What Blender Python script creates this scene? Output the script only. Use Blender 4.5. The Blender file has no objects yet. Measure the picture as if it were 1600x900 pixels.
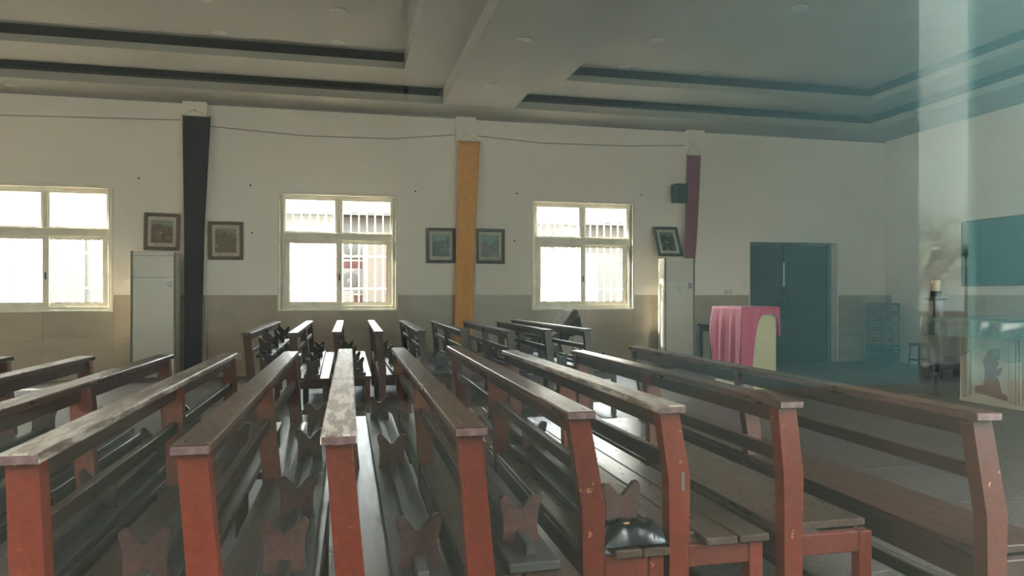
import bpy, math, random
from mathutils import Vector, Matrix
random.seed(7)
S = bpy.context.scene
COL = S.collection
PI = math.pi

# ------------------------------------------------------------------ camera
cd = bpy.data.cameras.new('camera'); cam = bpy.data.objects.new('camera', cd); COL.objects.link(cam)
cd.sensor_width = 36.0; cd.lens = 36.0 * 1136.0 / 1600.0; cd.clip_start = 0.01; cd.clip_end = 300
cam.location = (0, 0, 1.2)
cam.rotation_euler = (PI / 2, 0, -math.radians(13.4))
cd.shift_y = 11.0 / 1600.0
S.camera = cam

# ------------------------------------------------------------------ world, sun, exposure
W = bpy.data.worlds.new('world'); S.world = W; W.use_nodes = True
nt = W.node_tree; nt.nodes.clear()
def wn(t): return nt.nodes.new(t)
sky = wn('ShaderNodeTexSky'); sky.sky_type = 'NISHITA'; sky.sun_disc = False
SUN = Vector((-0.84, 0.23, 0.50)).normalized()
sky.sun_elevation = math.asin(SUN.z); sky.sun_rotation = math.atan2(SUN.x, SUN.y)
sky.air_density = 1.0; sky.dust_density = 2.0; sky.ozone_density = 1.2
tc = wn('ShaderNodeTexCoord'); mp = wn('ShaderNodeMapping'); mp.inputs['Scale'].default_value = (2.2, 2.2, 6.0)
no = wn('ShaderNodeTexNoise'); no.inputs['Scale'].default_value = 1.6; no.inputs['Detail'].default_value = 6
cr = wn('ShaderNodeValToRGB'); cr.color_ramp.elements[0].position = 0.36; cr.color_ramp.elements[1].position = 0.60
mxw = wn('ShaderNodeMixRGB'); mxw.inputs['Color2'].default_value = (10.2, 9.9, 9.5, 1)
bg = wn('ShaderNodeBackground'); bg.inputs['Strength'].default_value = 0.30
ow = wn('ShaderNodeOutputWorld')
L = nt.links.new
L(tc.outputs['Generated'], mp.inputs['Vector']); L(mp.outputs['Vector'], no.inputs['Vector'])
L(no.outputs['Fac'], cr.inputs['Fac']); L(cr.outputs['Color'], mxw.inputs['Fac'])
L(sky.outputs['Color'], mxw.inputs['Color1']); L(mxw.outputs['Color'], bg.inputs['Color']); L(bg.outputs[0], ow.inputs[0])
sl = bpy.data.lights.new('sun', 'SUN'); sl.energy = 9.0; sl.angle = math.radians(0.6); sl.color = (1.0, 0.86, 0.66)
so = bpy.data.objects.new('sun', sl); COL.objects.link(so)
so.rotation_euler = (-SUN).to_track_quat('-Z', 'Y').to_euler(); so.location = (-20, 20, 20)
S.view_settings.view_transform = 'Standard'; S.view_settings.look = 'None'
S.view_settings.gamma = 1.0; S.view_settings.use_curve_mapping = False
S.view_settings.exposure = 4.4
S.cycles.use_denoising = True
S.cycles.max_bounces = 12; S.cycles.diffuse_bounces = 6; S.cycles.transparent_max_bounces = 16
S.cycles.sample_clamp_indirect = 6.0

# room numbers
YW, YN, XL, XR, ZC = 11.36, 0.30, -8.9, 9.72, 4.0
FAR_WIN = (-8.0, -4.0, 0.0, 3.92)
NEAR_WIN = (-7.4, -3.7, 0.0, 3.7, 7.4)
WZ0, WZ1, WH = 0.99, 2.71, 0.85
NEAR_DIM = {x: (1.75, 0.55, 3.35) for x in NEAR_WIN}; NEAR_DIM[7.4] = (0.9, 0.9, 2.6); NEAR_DIM[0.0] = (0.62, 0.92, 2.05)   # half width, sill, head: the small one is the window looked through, the rest are unseen and sized to light the room

def portal(x, y, z, w, h, ang):
    l = bpy.data.lights.new('window_portal', 'AREA'); l.shape = 'RECTANGLE'; l.size = w; l.size_y = h
    l.cycles.is_portal = True
    o = bpy.data.objects.new('window_portal', l); COL.objects.link(o)
    o.location = (x, y, z); o.rotation_euler = (PI / 2, 0, ang)
for x in FAR_WIN: portal(x, YW + 0.27, 1.85, 1.7, 1.72, 0)        # light portals only guide the sky sampling
for x in NEAR_WIN: portal(x, 0.03, (NEAR_DIM[x][1] + NEAR_DIM[x][2]) / 2, 2 * NEAR_DIM[x][0], NEAR_DIM[x][2] - NEAR_DIM[x][1], PI)
# portals look along -Z of the lamp: far ones into -Y, near ones into +Y

# ------------------------------------------------------------------ materials
def new_mat(name):
    m = bpy.data.materials.new(name); m.use_nodes = True
    t = m.node_tree; t.nodes.clear()
    o = t.nodes.new('ShaderNodeOutputMaterial'); p = t.nodes.new('ShaderNodeBsdfPrincipled')
    t.links.new(p.outputs[0], o.inputs[0])
    return m, t, p, o
def rgb(c): return (c[0], c[1], c[2], 1)
def mat(name, col, rough=0.5, col2=None, scale=20, stretch=(1, 1, 1), bump=0.0, rough2=None, metal=0.0, spec=0.5, lo=0.35, hi=0.65, detail=4, rand=0.0, sheen=0.0):
    """noise-mixed two-colour surface in object coordinates"""
    m, t, p, o = new_mat(name)
    p.inputs['Roughness'].default_value = rough; p.inputs['Metallic'].default_value = metal
    p.inputs['Specular IOR Level'].default_value = spec
    p.inputs['Sheen Weight'].default_value = sheen
    col2 = col2 or tuple(c * 0.85 for c in col)
    tc = t.nodes.new('ShaderNodeTexCoord'); mp = t.nodes.new('ShaderNodeMapping'); mp.inputs['Scale'].default_value = stretch
    n = t.nodes.new('ShaderNodeTexNoise'); n.inputs['Scale'].default_value = scale; n.inputs['Detail'].default_value = detail
    r = t.nodes.new('ShaderNodeMapRange'); r.inputs['From Min'].default_value = lo; r.inputs['From Max'].default_value = hi
    mx = t.nodes.new('ShaderNodeMixRGB'); mx.inputs['Color1'].default_value = rgb(col); mx.inputs['Color2'].default_value = rgb(col2)
    k = t.links.new
    k(tc.outputs['Object'], mp.inputs[0]); k(mp.outputs[0], n.inputs['Vector']); k(n.outputs['Fac'], r.inputs['Value'])
    k(r.outputs[0], mx.inputs['Fac'])
    last = mx.outputs[0]
    if rand:
        oi = t.nodes.new('ShaderNodeObjectInfo'); hs = t.nodes.new('ShaderNodeHueSaturation')
        q = t.nodes.new('ShaderNodeMapRange'); q.inputs['To Min'].default_value = 1 - rand; q.inputs['To Max'].default_value = 1 + rand
        k(oi.outputs['Random'], q.inputs['Value']); k(q.outputs[0], hs.inputs['Value']); k(last, hs.inputs['Color']); last = hs.outputs[0]
    k(last, p.inputs['Base Color'])
    if rough2 is not None:
        rr = t.nodes.new('ShaderNodeMapRange'); rr.inputs['To Min'].default_value = rough; rr.inputs['To Max'].default_value = rough2
        k(r.outputs[0], rr.inputs['Value']); k(rr.outputs[0], p.inputs['Roughness'])
    if bump:
        b = t.nodes.new('ShaderNodeBump'); b.inputs['Strength'].default_value = bump; b.inputs['Distance'].default_value = 0.004
        k(n.outputs['Fac'], b.inputs['Height']); k(b.outputs[0], p.inputs['Normal'])
    return m
def wood(name, dark, light, rough=0.3, wear=None, wear_col=(0.42, 0.36, 0.29), grain=1.0, wear_rough=0.5, rand=0.12, chips=0.0, chip_col=(0.5, 0.42, 0.34)):
    """varnished timber: grain along the local Y axis, varnish worn through in patches, chipped paint"""
    m, t, p, o = new_mat(name)
    k = t.links.new; N = t.nodes.new
    tc = N('ShaderNodeTexCoord')
    mp = N('ShaderNodeMapping'); mp.inputs['Scale'].default_value = (60 * grain, 2.2 * grain, 60 * grain)
    n = N('ShaderNodeTexNoise'); n.inputs['Scale'].default_value = 1.0; n.inputs['Detail'].default_value = 5; n.inputs['Distortion'].default_value = 0.6
    mx = N('ShaderNodeMixRGB'); mx.inputs['Color1'].default_value = rgb(dark); mx.inputs['Color2'].default_value = rgb(light)
    r = N('ShaderNodeMapRange'); r.inputs['From Min'].default_value = 0.3; r.inputs['From Max'].default_value = 0.7
    k(tc.outputs['Object'], mp.inputs[0]); k(mp.outputs[0], n.inputs['Vector']); k(n.outputs['Fac'], r.inputs['Value']); k(r.outputs[0], mx.inputs['Fac'])
    oi = N('ShaderNodeObjectInfo'); q = N('ShaderNodeMapRange'); q.inputs['To Min'].default_value = 1 - rand; q.inputs['To Max'].default_value = 1 + rand
    hs = N('ShaderNodeHueSaturation'); k(oi.outputs['Random'], q.inputs['Value']); k(q.outputs[0], hs.inputs['Value']); k(mx.outputs[0], hs.inputs['Color'])
    last = hs.outputs[0]
    n2 = N('ShaderNodeTexNoise'); n2.inputs['Scale'].default_value = 7.0; n2.inputs['Detail'].default_value = 8; n2.inputs['Roughness'].default_value = 0.65
    mp2 = N('ShaderNodeMapping'); mp2.inputs['Scale'].default_value = (6.0, 0.8, 6.0); k(tc.outputs['Object'], mp2.inputs[0])
    ad = N('ShaderNodeVectorMath'); ad.operation = 'ADD'; k(mp2.outputs[0], ad.inputs[0]); k(oi.outputs['Location'], ad.inputs[1]); k(ad.outputs[0], n2.inputs['Vector'])
    p.inputs['Roughness'].default_value = rough; p.inputs['Specular IOR Level'].default_value = 0.36
    rr = N('ShaderNodeMapRange'); rr.inputs['To Min'].default_value = max(rough - 0.08, 0.05); rr.inputs['To Max'].default_value = rough + 0.16
    k(n2.outputs['Fac'], rr.inputs['Value']); k(rr.outputs[0], p.inputs['Roughness'])
    if wear is not None:
        st = N('ShaderNodeMapRange'); st.inputs['From Min'].default_value = wear; st.inputs['From Max'].default_value = wear + 0.10
        k(n2.outputs['Fac'], st.inputs['Value'])
        mw = N('ShaderNodeMixRGB'); mw.inputs['Color2'].default_value = rgb(wear_col); k(last, mw.inputs['Color1']); k(st.outputs[0], mw.inputs['Fac']); last = mw.outputs[0]
        m3 = N('ShaderNodeMixRGB'); m3.inputs['Color2'].default_value = (wear_rough,) * 3 + (1,); k(rr.outputs[0], m3.inputs['Color1']); k(st.outputs[0], m3.inputs['Fac']); k(m3.outputs[0], p.inputs['Roughness'])
    if chips:
        n3 = N('ShaderNodeTexNoise'); n3.inputs['Scale'].default_value = 26; n3.inputs['Detail'].default_value = 3
        ad2 = N('ShaderNodeVectorMath'); ad2.operation = 'ADD'; k(tc.outputs['Object'], ad2.inputs[0]); k(oi.outputs['Location'], ad2.inputs[1]); k(ad2.outputs[0], n3.inputs['Vector'])
        s3 = N('ShaderNodeMapRange'); s3.inputs['From Min'].default_value = chips; s3.inputs['From Max'].default_value = chips + 0.02; k(n3.outputs['Fac'], s3.inputs['Value'])
        mc = N('ShaderNodeMixRGB'); mc.inputs['Color2'].default_value = rgb(chip_col); k(last, mc.inputs['Color1']); k(s3.outputs[0], mc.inputs['Fac']); last = mc.outputs[0]
    k(last, p.inputs['Base Color'])
    b = N('ShaderNodeBump'); b.inputs['Strength'].default_value = 0.25; b.inputs['Distance'].default_value = 0.002
    k(n.outputs['Fac'], b.inputs['Height']); k(b.outputs[0], p.inputs['Normal'])
    return m
def glass(name, tint=(0.95, 0.98, 0.97), gloss=(1, 1, 1), f0=0.04, rough=0.0, dust=0.0, dust_col=(0.9, 0.88, 0.8)):
    """thin pane: straight-through transmission with Schlick reflection, optional dust film"""
    m, t, p, o = new_mat(name); t.nodes.remove(p)
    k = t.links.new; N = t.nodes.new
    g = N('ShaderNodeNewGeometry'); d = N('ShaderNodeVectorMath'); d.operation = 'DOT_PRODUCT'
    k(g.outputs['Incoming'], d.inputs[0]); k(g.outputs['Normal'], d.inputs[1])
    a = N('ShaderNodeMath'); a.operation = 'ABSOLUTE'; k(d.outputs['Value'], a.inputs[0])
    i = N('ShaderNodeMath'); i.operation = 'SUBTRACT'; i.inputs[0].default_value = 1; k(a.outputs[0], i.inputs[1])
    w = N('ShaderNodeMath'); w.operation = 'POWER'; w.inputs[1].default_value = 5; k(i.outputs[0], w.inputs[0])
    f = N('ShaderNodeMath'); f.operation = 'MULTIPLY_ADD'; f.inputs[1].default_value = 1 - f0; f.inputs[2].default_value = f0; k(w.outputs[0], f.inputs[0])
    tr = N('ShaderNodeBsdfTransparent'); tr.inputs[0].default_value = rgb(tint)
    gl = N('ShaderNodeBsdfGlossy'); gl.inputs['Roughness'].default_value = rough; gl.inputs[0].default_value = rgb(gloss)
    base = tr.outputs[0]; refl = gl.outputs[0]
    if dust:
        tl = N('ShaderNodeBsdfTranslucent'); tl.inputs[0].default_value = rgb(dust_col)
        md = N('ShaderNodeMixShader'); md.inputs[0].default_value = dust; k(base, md.inputs[1]); k(tl.outputs[0], md.inputs[2]); base = md.outputs[0]
    mx = N('ShaderNodeMixShader'); k(f.outputs[0], mx.inputs[0]); k(base, mx.inputs[1]); k(refl, mx.inputs[2]); k(mx.outputs[0], o.inputs[0])
    return m

M = {}
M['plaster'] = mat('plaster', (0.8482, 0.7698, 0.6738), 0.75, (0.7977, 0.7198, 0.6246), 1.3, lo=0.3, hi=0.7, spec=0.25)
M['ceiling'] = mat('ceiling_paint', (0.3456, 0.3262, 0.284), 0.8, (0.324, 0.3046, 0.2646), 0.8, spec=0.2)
M['cove_dark'] = mat('cove_shade', (0.09, 0.09, 0.085), 0.9)  # shade of the ceiling recesses put into a dark colour
M['wainscot'] = mat('beige_tile', (0.4104, 0.3323, 0.2401), 0.30, (0.3488, 0.2808, 0.2029), 2.2, stretch=(1, 1, 2.5), lo=0.3, hi=0.7, rand=0.03)
M['grout'] = mat('grout', (0.28, 0.26, 0.23), 0.8)
M['floor'] = mat('floor_tile', (0.05655, 0.05258, 0.0475), 0.36, (0.03958, 0.03789, 0.03449), 45, lo=0.3, hi=0.75, rough2=0.5, detail=8, rand=0.06)
M['floor_base'] = mat('floor_joint', (0.10, 0.10, 0.095), 0.8)
M['upvc'] = mat('window_frame_white', (0.792, 0.7308, 0.5936), 0.4, (0.696, 0.638, 0.5088), 6)
M['gasket'] = mat('gasket', (0.06, 0.06, 0.06), 0.6)
M['bar'] = mat('painted_bar', (0.72, 0.72, 0.70), 0.45)
M['pane'] = glass('window_pane')
M['pane_dusty'] = glass('dusty_pane', dust=0.03)
M['pane_near'] = glass('near_window_pane', tint=(0.97, 0.975, 0.97), gloss=(0.82, 1.0, 1.0), f0=0.0065)
M['post'] = wood('red_paint_post', (0.07433, 0.008714, 0.002821), (0.1061, 0.01381, 0.004029), 0.38, rand=0.16, chips=0.70, chip_col=(0.2229, 0.09014, 0.04835))
M['post_shaded'] = wood('shaded_post', (0.04046, 0.01714, 0.01142), (0.0595, 0.02666, 0.01714), 0.38, rand=0.16, chips=0.73, chip_col=(0.1428, 0.1095, 0.08568))  # red post paint darkened and browned for the shade in the far block
M['post_dull'] = wood('dull_red_post', (0.0432, 0.01155, 0.007), (0.06336, 0.0176, 0.01), 0.38, rand=0.1, chips=0.70, chip_col=(0.1872, 0.1045, 0.075))
M['post_half_shaded'] = wood('half_shaded_post', (0.075, 0.022, 0.013), (0.11, 0.034, 0.019), 0.38, rand=0.16, chips=0.73, chip_col=(0.28, 0.2, 0.16))  # red post paint darkened for posts that sit in half shade
M['rail'] = wood('varnished_rail', (0.03251, 0.01392, 0.00918), (0.04985, 0.02188, 0.01377), 0.26, wear=0.70, wear_col=(0.1127, 0.07956, 0.0612))
M['rail_worn_glare'] = wood('worn_glare_rail', (0.05419, 0.02869, 0.0204), (0.08925, 0.051, 0.03506), 0.30, wear=0.45, wear_col=(0.306, 0.272, 0.221), wear_rough=0.42)  # varnish wear, plus window glare put in as pale patches
M['rail_peeling'] = wood('peeling_rail', (0.07, 0.042, 0.03), (0.11, 0.07, 0.05), 0.32, wear=0.44, wear_col=(0.42, 0.37, 0.31), wear_rough=0.4)
M['seat'] = wood('seat_board', (0.02411, 0.0135, 0.009), (0.03857, 0.0225, 0.01446), 0.30, wear=0.72, wear_col=(0.05142, 0.04018, 0.03054), wear_rough=0.36)
M['seat_worn'] = wood('worn_seat_board', (0.03264, 0.0204, 0.01469), (0.05712, 0.03672, 0.02448), 0.26, wear=0.58, wear_col=(0.09384, 0.07752, 0.0612), wear_rough=0.34)
M['apron'] = wood('dark_apron', (0.01773, 0.007136, 0.004759), (0.02807, 0.0111, 0.006873), 0.36)
M['apron_red'] = wood('red_apron', (0.06451, 0.009675, 0.004423), (0.09136, 0.01452, 0.006143), 0.4, chips=0.72)
M['cut_end'] = mat('pinkish_cut_end', (0.1047, 0.05474, 0.04998), 0.6, (0.05712, 0.02618, 0.02285), 60)
M['kneel'] = wood('dusty_kneeler_board', (0.02678, 0.02506, 0.02246), (0.0432, 0.04061, 0.03672), 0.5, wear=0.68, wear_col=(0.06912, 0.0648, 0.06048), wear_rough=0.6)
M['kneel_leg'] = wood('kneeler_leg', (0.03997, 0.01755, 0.01434), (0.05996, 0.02984, 0.02389), 0.42, wear=0.66, wear_col=(0.09594, 0.06669, 0.05802), wear_rough=0.5, rand=0.25)
M['kneel_leg_dark'] = wood('dark_kneeler_leg', (0.0224, 0.01568, 0.01344), (0.0364, 0.0252, 0.02128), 0.42)
M['raw'] = wood('raw_wood', (0.40, 0.20, 0.09), (0.50, 0.27, 0.13), 0.6)
M['ac_white'] = mat('appliance_white', (0.6283, 0.6048, 0.5226), 0.12, (0.6093, 0.5863, 0.5055), 3)
M['ac_side'] = mat('appliance_cream_side', (0.60, 0.58, 0.51), 0.4)
M['ac_trim'] = mat('appliance_trim', (0.20, 0.17, 0.13), 0.4)
M['ac_dark'] = mat('appliance_gap', (0.10, 0.10, 0.095), 0.5)
M['silver'] = mat('silver_badge', (0.5, 0.5, 0.48), 0.3, metal=0.6)
M['navy'] = mat('navy_cloth', (0.018, 0.021, 0.026), 0.85, (0.013, 0.016, 0.02), 30, sheen=0.1)
M['orange'] = mat('orange_cloth', (0.7315, 0.3366, 0.0748), 0.8, (0.6688, 0.297, 0.066), 12, sheen=0.1)
M['crimson'] = mat('crimson_cloth', (0.23, 0.018, 0.042), 0.8, (0.20, 0.016, 0.037), 12, sheen=0.1)
M['pink'] = mat('pink_cloth', (0.5508, 0.05267, 0.1243), 0.55, (0.4957, 0.04338, 0.108), 5, sheen=0.2)
M['cream'] = mat('cream_paint', (0.5712, 0.496, 0.2816), 0.5, (0.5376, 0.464, 0.2624), 4)
M['string'] = mat('string', (0.45, 0.43, 0.38), 0.8)
M['cable'] = mat('cable', (0.33, 0.315, 0.3), 0.6)
M['frame_gilt'] = mat('gilt_frame', (0.17, 0.115, 0.062), 0.45, (0.07, 0.045, 0.03), 55, bump=0.4)
M['frame_dark'] = mat('dark_frame', (0.075, 0.065, 0.055), 0.45, (0.045, 0.04, 0.035), 40, bump=0.3)
M['mat_board'] = mat('mat_board', (0.5712, 0.4934, 0.357), 0.7)
M['ink'] = mat('caption_ink', (0.12, 0.10, 0.09), 0.7)
M['door'] = mat('green_door_paint', (0.0196, 0.0462, 0.0406), 0.42, (0.0154, 0.0378, 0.0336), 4)
M['door_frame'] = mat('door_frame', (0.13, 0.15, 0.14), 0.5)
M['steel'] = mat('steel', (0.45, 0.45, 0.44), 0.3, metal=0.9)
M['black'] = mat('black_plastic', (0.015, 0.017, 0.018), 0.45)
M['mesh_black'] = mat('speaker_cloth', (0.022, 0.03, 0.032), 0.7)
M['screen'] = mat('screen_glass', (0.01584, 0.105, 0.12), 0.12, (0.01452, 0.096, 0.111), 2)
M['iron'] = mat('black_iron', (0.02, 0.02, 0.021), 0.5)
M['wax'] = mat('candle_wax', (0.62, 0.52, 0.33), 0.5)
M['altar'] = mat('altar_cream', (0.4998, 0.4505, 0.329), 0.45, (0.4641, 0.4165, 0.306), 3)
M['altar_line'] = mat('altar_groove', (0.12, 0.11, 0.09), 0.6)
M['silhouette'] = mat('brown_relief', (0.21, 0.10, 0.062), 0.6, (0.18, 0.085, 0.052), 8)
M['green_cloth'] = mat('green_cloth', (0.08, 0.176, 0.144), 0.7, (0.064, 0.144, 0.12), 6, sheen=0.1)
M['plastic'] = glass('clear_plastic_sheet', tint=(0.9, 0.95, 0.93), f0=0.09, rough=0.10, dust=0.13, dust_col=(0.8, 0.85, 0.82))
M['crate_grey'] = mat('grey_plastic', (0.1408, 0.09642, 0.05812), 0.5, (0.1144, 0.0798, 0.04883), 8)
M['crate_blue'] = mat('blue_plastic', (0.025, 0.085, 0.11), 0.45, (0.02, 0.07, 0.095), 8)
M['dark_wood'] = wood('dark_furniture_wood', (0.0245, 0.0168, 0.014), (0.042, 0.028, 0.0224), 0.4)
M['brown_cloth'] = mat('brown_dust_sheet', (0.135, 0.1114, 0.07763), 0.85, (0.1046, 0.08438, 0.0594), 9, sheen=0.1)
M['dark_cloth'] = mat('dark_green_cloth', (0.035, 0.042, 0.036), 0.85)
M['bag'] = mat('black_bag', (0.004, 0.0045, 0.0055), 0.34, (0.003, 0.0035, 0.0045), 30, bump=0.4)
M['fan_dark'] = mat('fan_guard_dark', (0.005, 0.005, 0.005), 0.6)
M['paper'] = mat('paper', (0.70, 0.68, 0.62), 0.7)
M['lamp_ring'] = mat('downlight_ring', (0.42, 0.41, 0.37), 0.4)
M['lamp_lens'] = mat('downlight_lens', (0.36, 0.35, 0.31), 0.3)
M['socket'] = mat('socket_white', (0.62, 0.60, 0.54), 0.4)
M['concrete'] = mat('yard_concrete', (0.10, 0.097, 0.09), 0.85, (0.08, 0.077, 0.072), 1.5)
M['sky_stand_in_face'] = mat('sky_stand_in_pale', (0.3339, 0.4012, 0.3992), 0.8, (0.2357, 0.2985, 0.2993), 0.12, detail=6)  # pale colour for the added block that replaces sky in the reflection
M['yard_dark'] = mat('dark_yard_ground', (0.02, 0.02, 0.015), 0.95, (0.015, 0.018, 0.011), 2)  # unseen yard coloured dark so the pane's lower reflection stays dark
M['facade_pale'] = mat('pale_facade', (0.050, 0.047, 0.043), 0.8, (0.035, 0.034, 0.031), 0.6)
M['facade_pink'] = mat('pinkish_facade', (0.035, 0.028, 0.025), 0.8, (0.03, 0.025, 0.022), 0.8)
M['facade_teal'] = mat('pale_teal_facade', (0.08676, 0.1803, 0.1976), 0.7, (0.07868, 0.1637, 0.1778), 0.7)
M['facade_grey'] = mat('grey_facade', (0.09, 0.105, 0.105), 0.7, (0.08, 0.095, 0.095), 0.7)
M['block_dark'] = mat('added_block_dark', (0.0216, 0.0198, 0.0171), 0.85, (0.0162, 0.0153, 0.0135), 6)  # dark colour of the added block, keeps the left reflection low
M['roof_tile'] = mat('grey_roof_tile', (0.05, 0.047, 0.045), 0.8, (0.038, 0.036, 0.034), 3, stretch=(1, 8, 1))
M['far_glass'] = mat('far_window_glass', (0.03, 0.03, 0.03), 0.4)
M['leaf'] = mat('leaf', (0.288, 0.396, 0.36), 0.6, (0.216, 0.312, 0.288), 3, rand=0.2) #mat('leaf', (0.2112, 0.3264, 0.2496), 0.6, (0.1536, 0.2496, 0.192), 3, rand=0.2)
M['bark'] = mat('bark', (0.15, 0.145, 0.14), 0.85, (0.11, 0.105, 0.10), 14, bump=0.5)
M['scooter_red'] = mat('scooter_red', (0.09, 0.008, 0.007), 0.3)
def brick_mat():
    m, t, p, o = new_mat('red_brick'); k = t.links.new
    tc = t.nodes.new('ShaderNodeTexCoord'); b = t.nodes.new('ShaderNodeTexBrick')
    mp = t.nodes.new('ShaderNodeMapping'); mp.inputs['Rotation'].default_value = (-PI / 2, 0, 0)
    b.inputs['Color1'].default_value = (0.065, 0.010, 0.009, 1); b.inputs['Color2'].default_value = (0.05, 0.008, 0.0075, 1); b.inputs['Mortar'].default_value = (0.06, 0.04, 0.035, 1)
    b.inputs['Scale'].default_value = 3.2; b.inputs['Mortar Size'].default_value = 0.015
    k(tc.outputs['Object'], mp.inputs[0]); k(mp.outputs[0], b.inputs['Vector']); k(b.outputs['Color'], p.inputs['Base Color']); p.inputs['Roughness'].default_value = 0.85
    return m
M['brick'] = brick_mat()
def veil_fade_mat():
    m = mat('teal_facade_veil_fade', (0.08676, 0.1803, 0.1976), 0.7, (0.07868, 0.1637, 0.1778), 0.7); t = m.node_tree; k = t.links.new; N = t.nodes.new
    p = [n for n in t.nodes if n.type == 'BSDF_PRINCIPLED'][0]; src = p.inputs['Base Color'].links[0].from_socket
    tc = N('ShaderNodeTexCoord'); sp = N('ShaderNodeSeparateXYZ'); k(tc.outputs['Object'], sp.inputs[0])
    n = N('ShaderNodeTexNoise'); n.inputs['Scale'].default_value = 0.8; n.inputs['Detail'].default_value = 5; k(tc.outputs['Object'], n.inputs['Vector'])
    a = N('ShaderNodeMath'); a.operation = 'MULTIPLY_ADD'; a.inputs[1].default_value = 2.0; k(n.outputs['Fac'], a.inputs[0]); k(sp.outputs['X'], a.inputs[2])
    r = N('ShaderNodeMapRange'); r.interpolation_type = 'SMOOTHSTEP'; r.inputs['From Min'].default_value = -2.6; r.inputs['From Max'].default_value = 6.0; k(a.outputs[0], r.inputs['Value'])  # colour darkens leftward so the haze mirrored in the near pane fades out
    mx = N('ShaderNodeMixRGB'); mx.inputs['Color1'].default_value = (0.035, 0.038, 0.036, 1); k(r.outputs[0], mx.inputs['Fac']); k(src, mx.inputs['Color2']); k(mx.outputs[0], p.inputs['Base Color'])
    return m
M['facade_veil_fade'] = veil_fade_mat()
def print_mat(name, sky_c, dark, skin, robe, seed):
    """a small printed picture: soft patches of colour"""
    m, t, p, o = new_mat(name); k = t.links.new; N = t.nodes.new
    tc = N('ShaderNodeTexCoord'); sp = N('ShaderNodeSeparateXYZ'); k(tc.outputs['Object'], sp.inputs[0])
    mp = N('ShaderNodeMapping'); mp.inputs['Location'].default_value = (seed, seed * 2, 0); k(tc.outputs['Object'], mp.inputs[0])
    n = N('ShaderNodeTexNoise'); n.inputs['Scale'].default_value = 9; n.inputs['Detail'].default_value = 4; k(mp.outputs[0], n.inputs['Vector'])
    n2 = N('ShaderNodeTexNoise'); n2.inputs['Scale'].default_value = 17; n2.inputs['Detail'].default_value = 2; k(mp.outputs[0], n2.inputs['Vector'])
    a = N('ShaderNodeMath'); a.operation = 'MULTIPLY_ADD'; a.inputs[1].default_value = 0.35; k(n.outputs['Fac'], a.inputs[0]); k(sp.outputs['Z'], a.inputs[2])
    st = N('ShaderNodeMapRange'); st.inputs['From Min'].default_value = 0.24; st.inputs['From Max'].default_value = 0.30; k(a.outputs[0], st.inputs['Value'])
    c1 = N('ShaderNodeMixRGB'); c1.inputs['Color1'].default_value = rgb(dark); c1.inputs['Color2'].default_value = rgb(robe)
    s1 = N('ShaderNodeMapRange'); s1.inputs['From Min'].default_value = 0.5; s1.inputs['From Max'].default_value = 0.62; k(n.outputs['Fac'], s1.inputs['Value']); k(s1.outputs[0], c1.inputs['Fac'])
    c2 = N('ShaderNodeMixRGB'); c2.inputs['Color2'].default_value = rgb(skin); k(c1.outputs[0], c2.inputs['Color1'])
    s2 = N('ShaderNodeMapRange'); s2.inputs['From Min'].default_value = 0.62; s2.inputs['From Max'].default_value = 0.68; k(n2.outputs['Fac'], s2.inputs['Value']); k(s2.outputs[0], c2.inputs['Fac'])
    c3 = N('ShaderNodeMixRGB'); c3.inputs['Color2'].default_value = rgb(sky_c); k(c2.outputs[0], c3.inputs['Color1']); k(st.outputs[0], c3.inputs['Fac'])
    k(c3.outputs[0], p.inputs['Base Color']); p.inputs['Roughness'].default_value = 0.35
    return m

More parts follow.
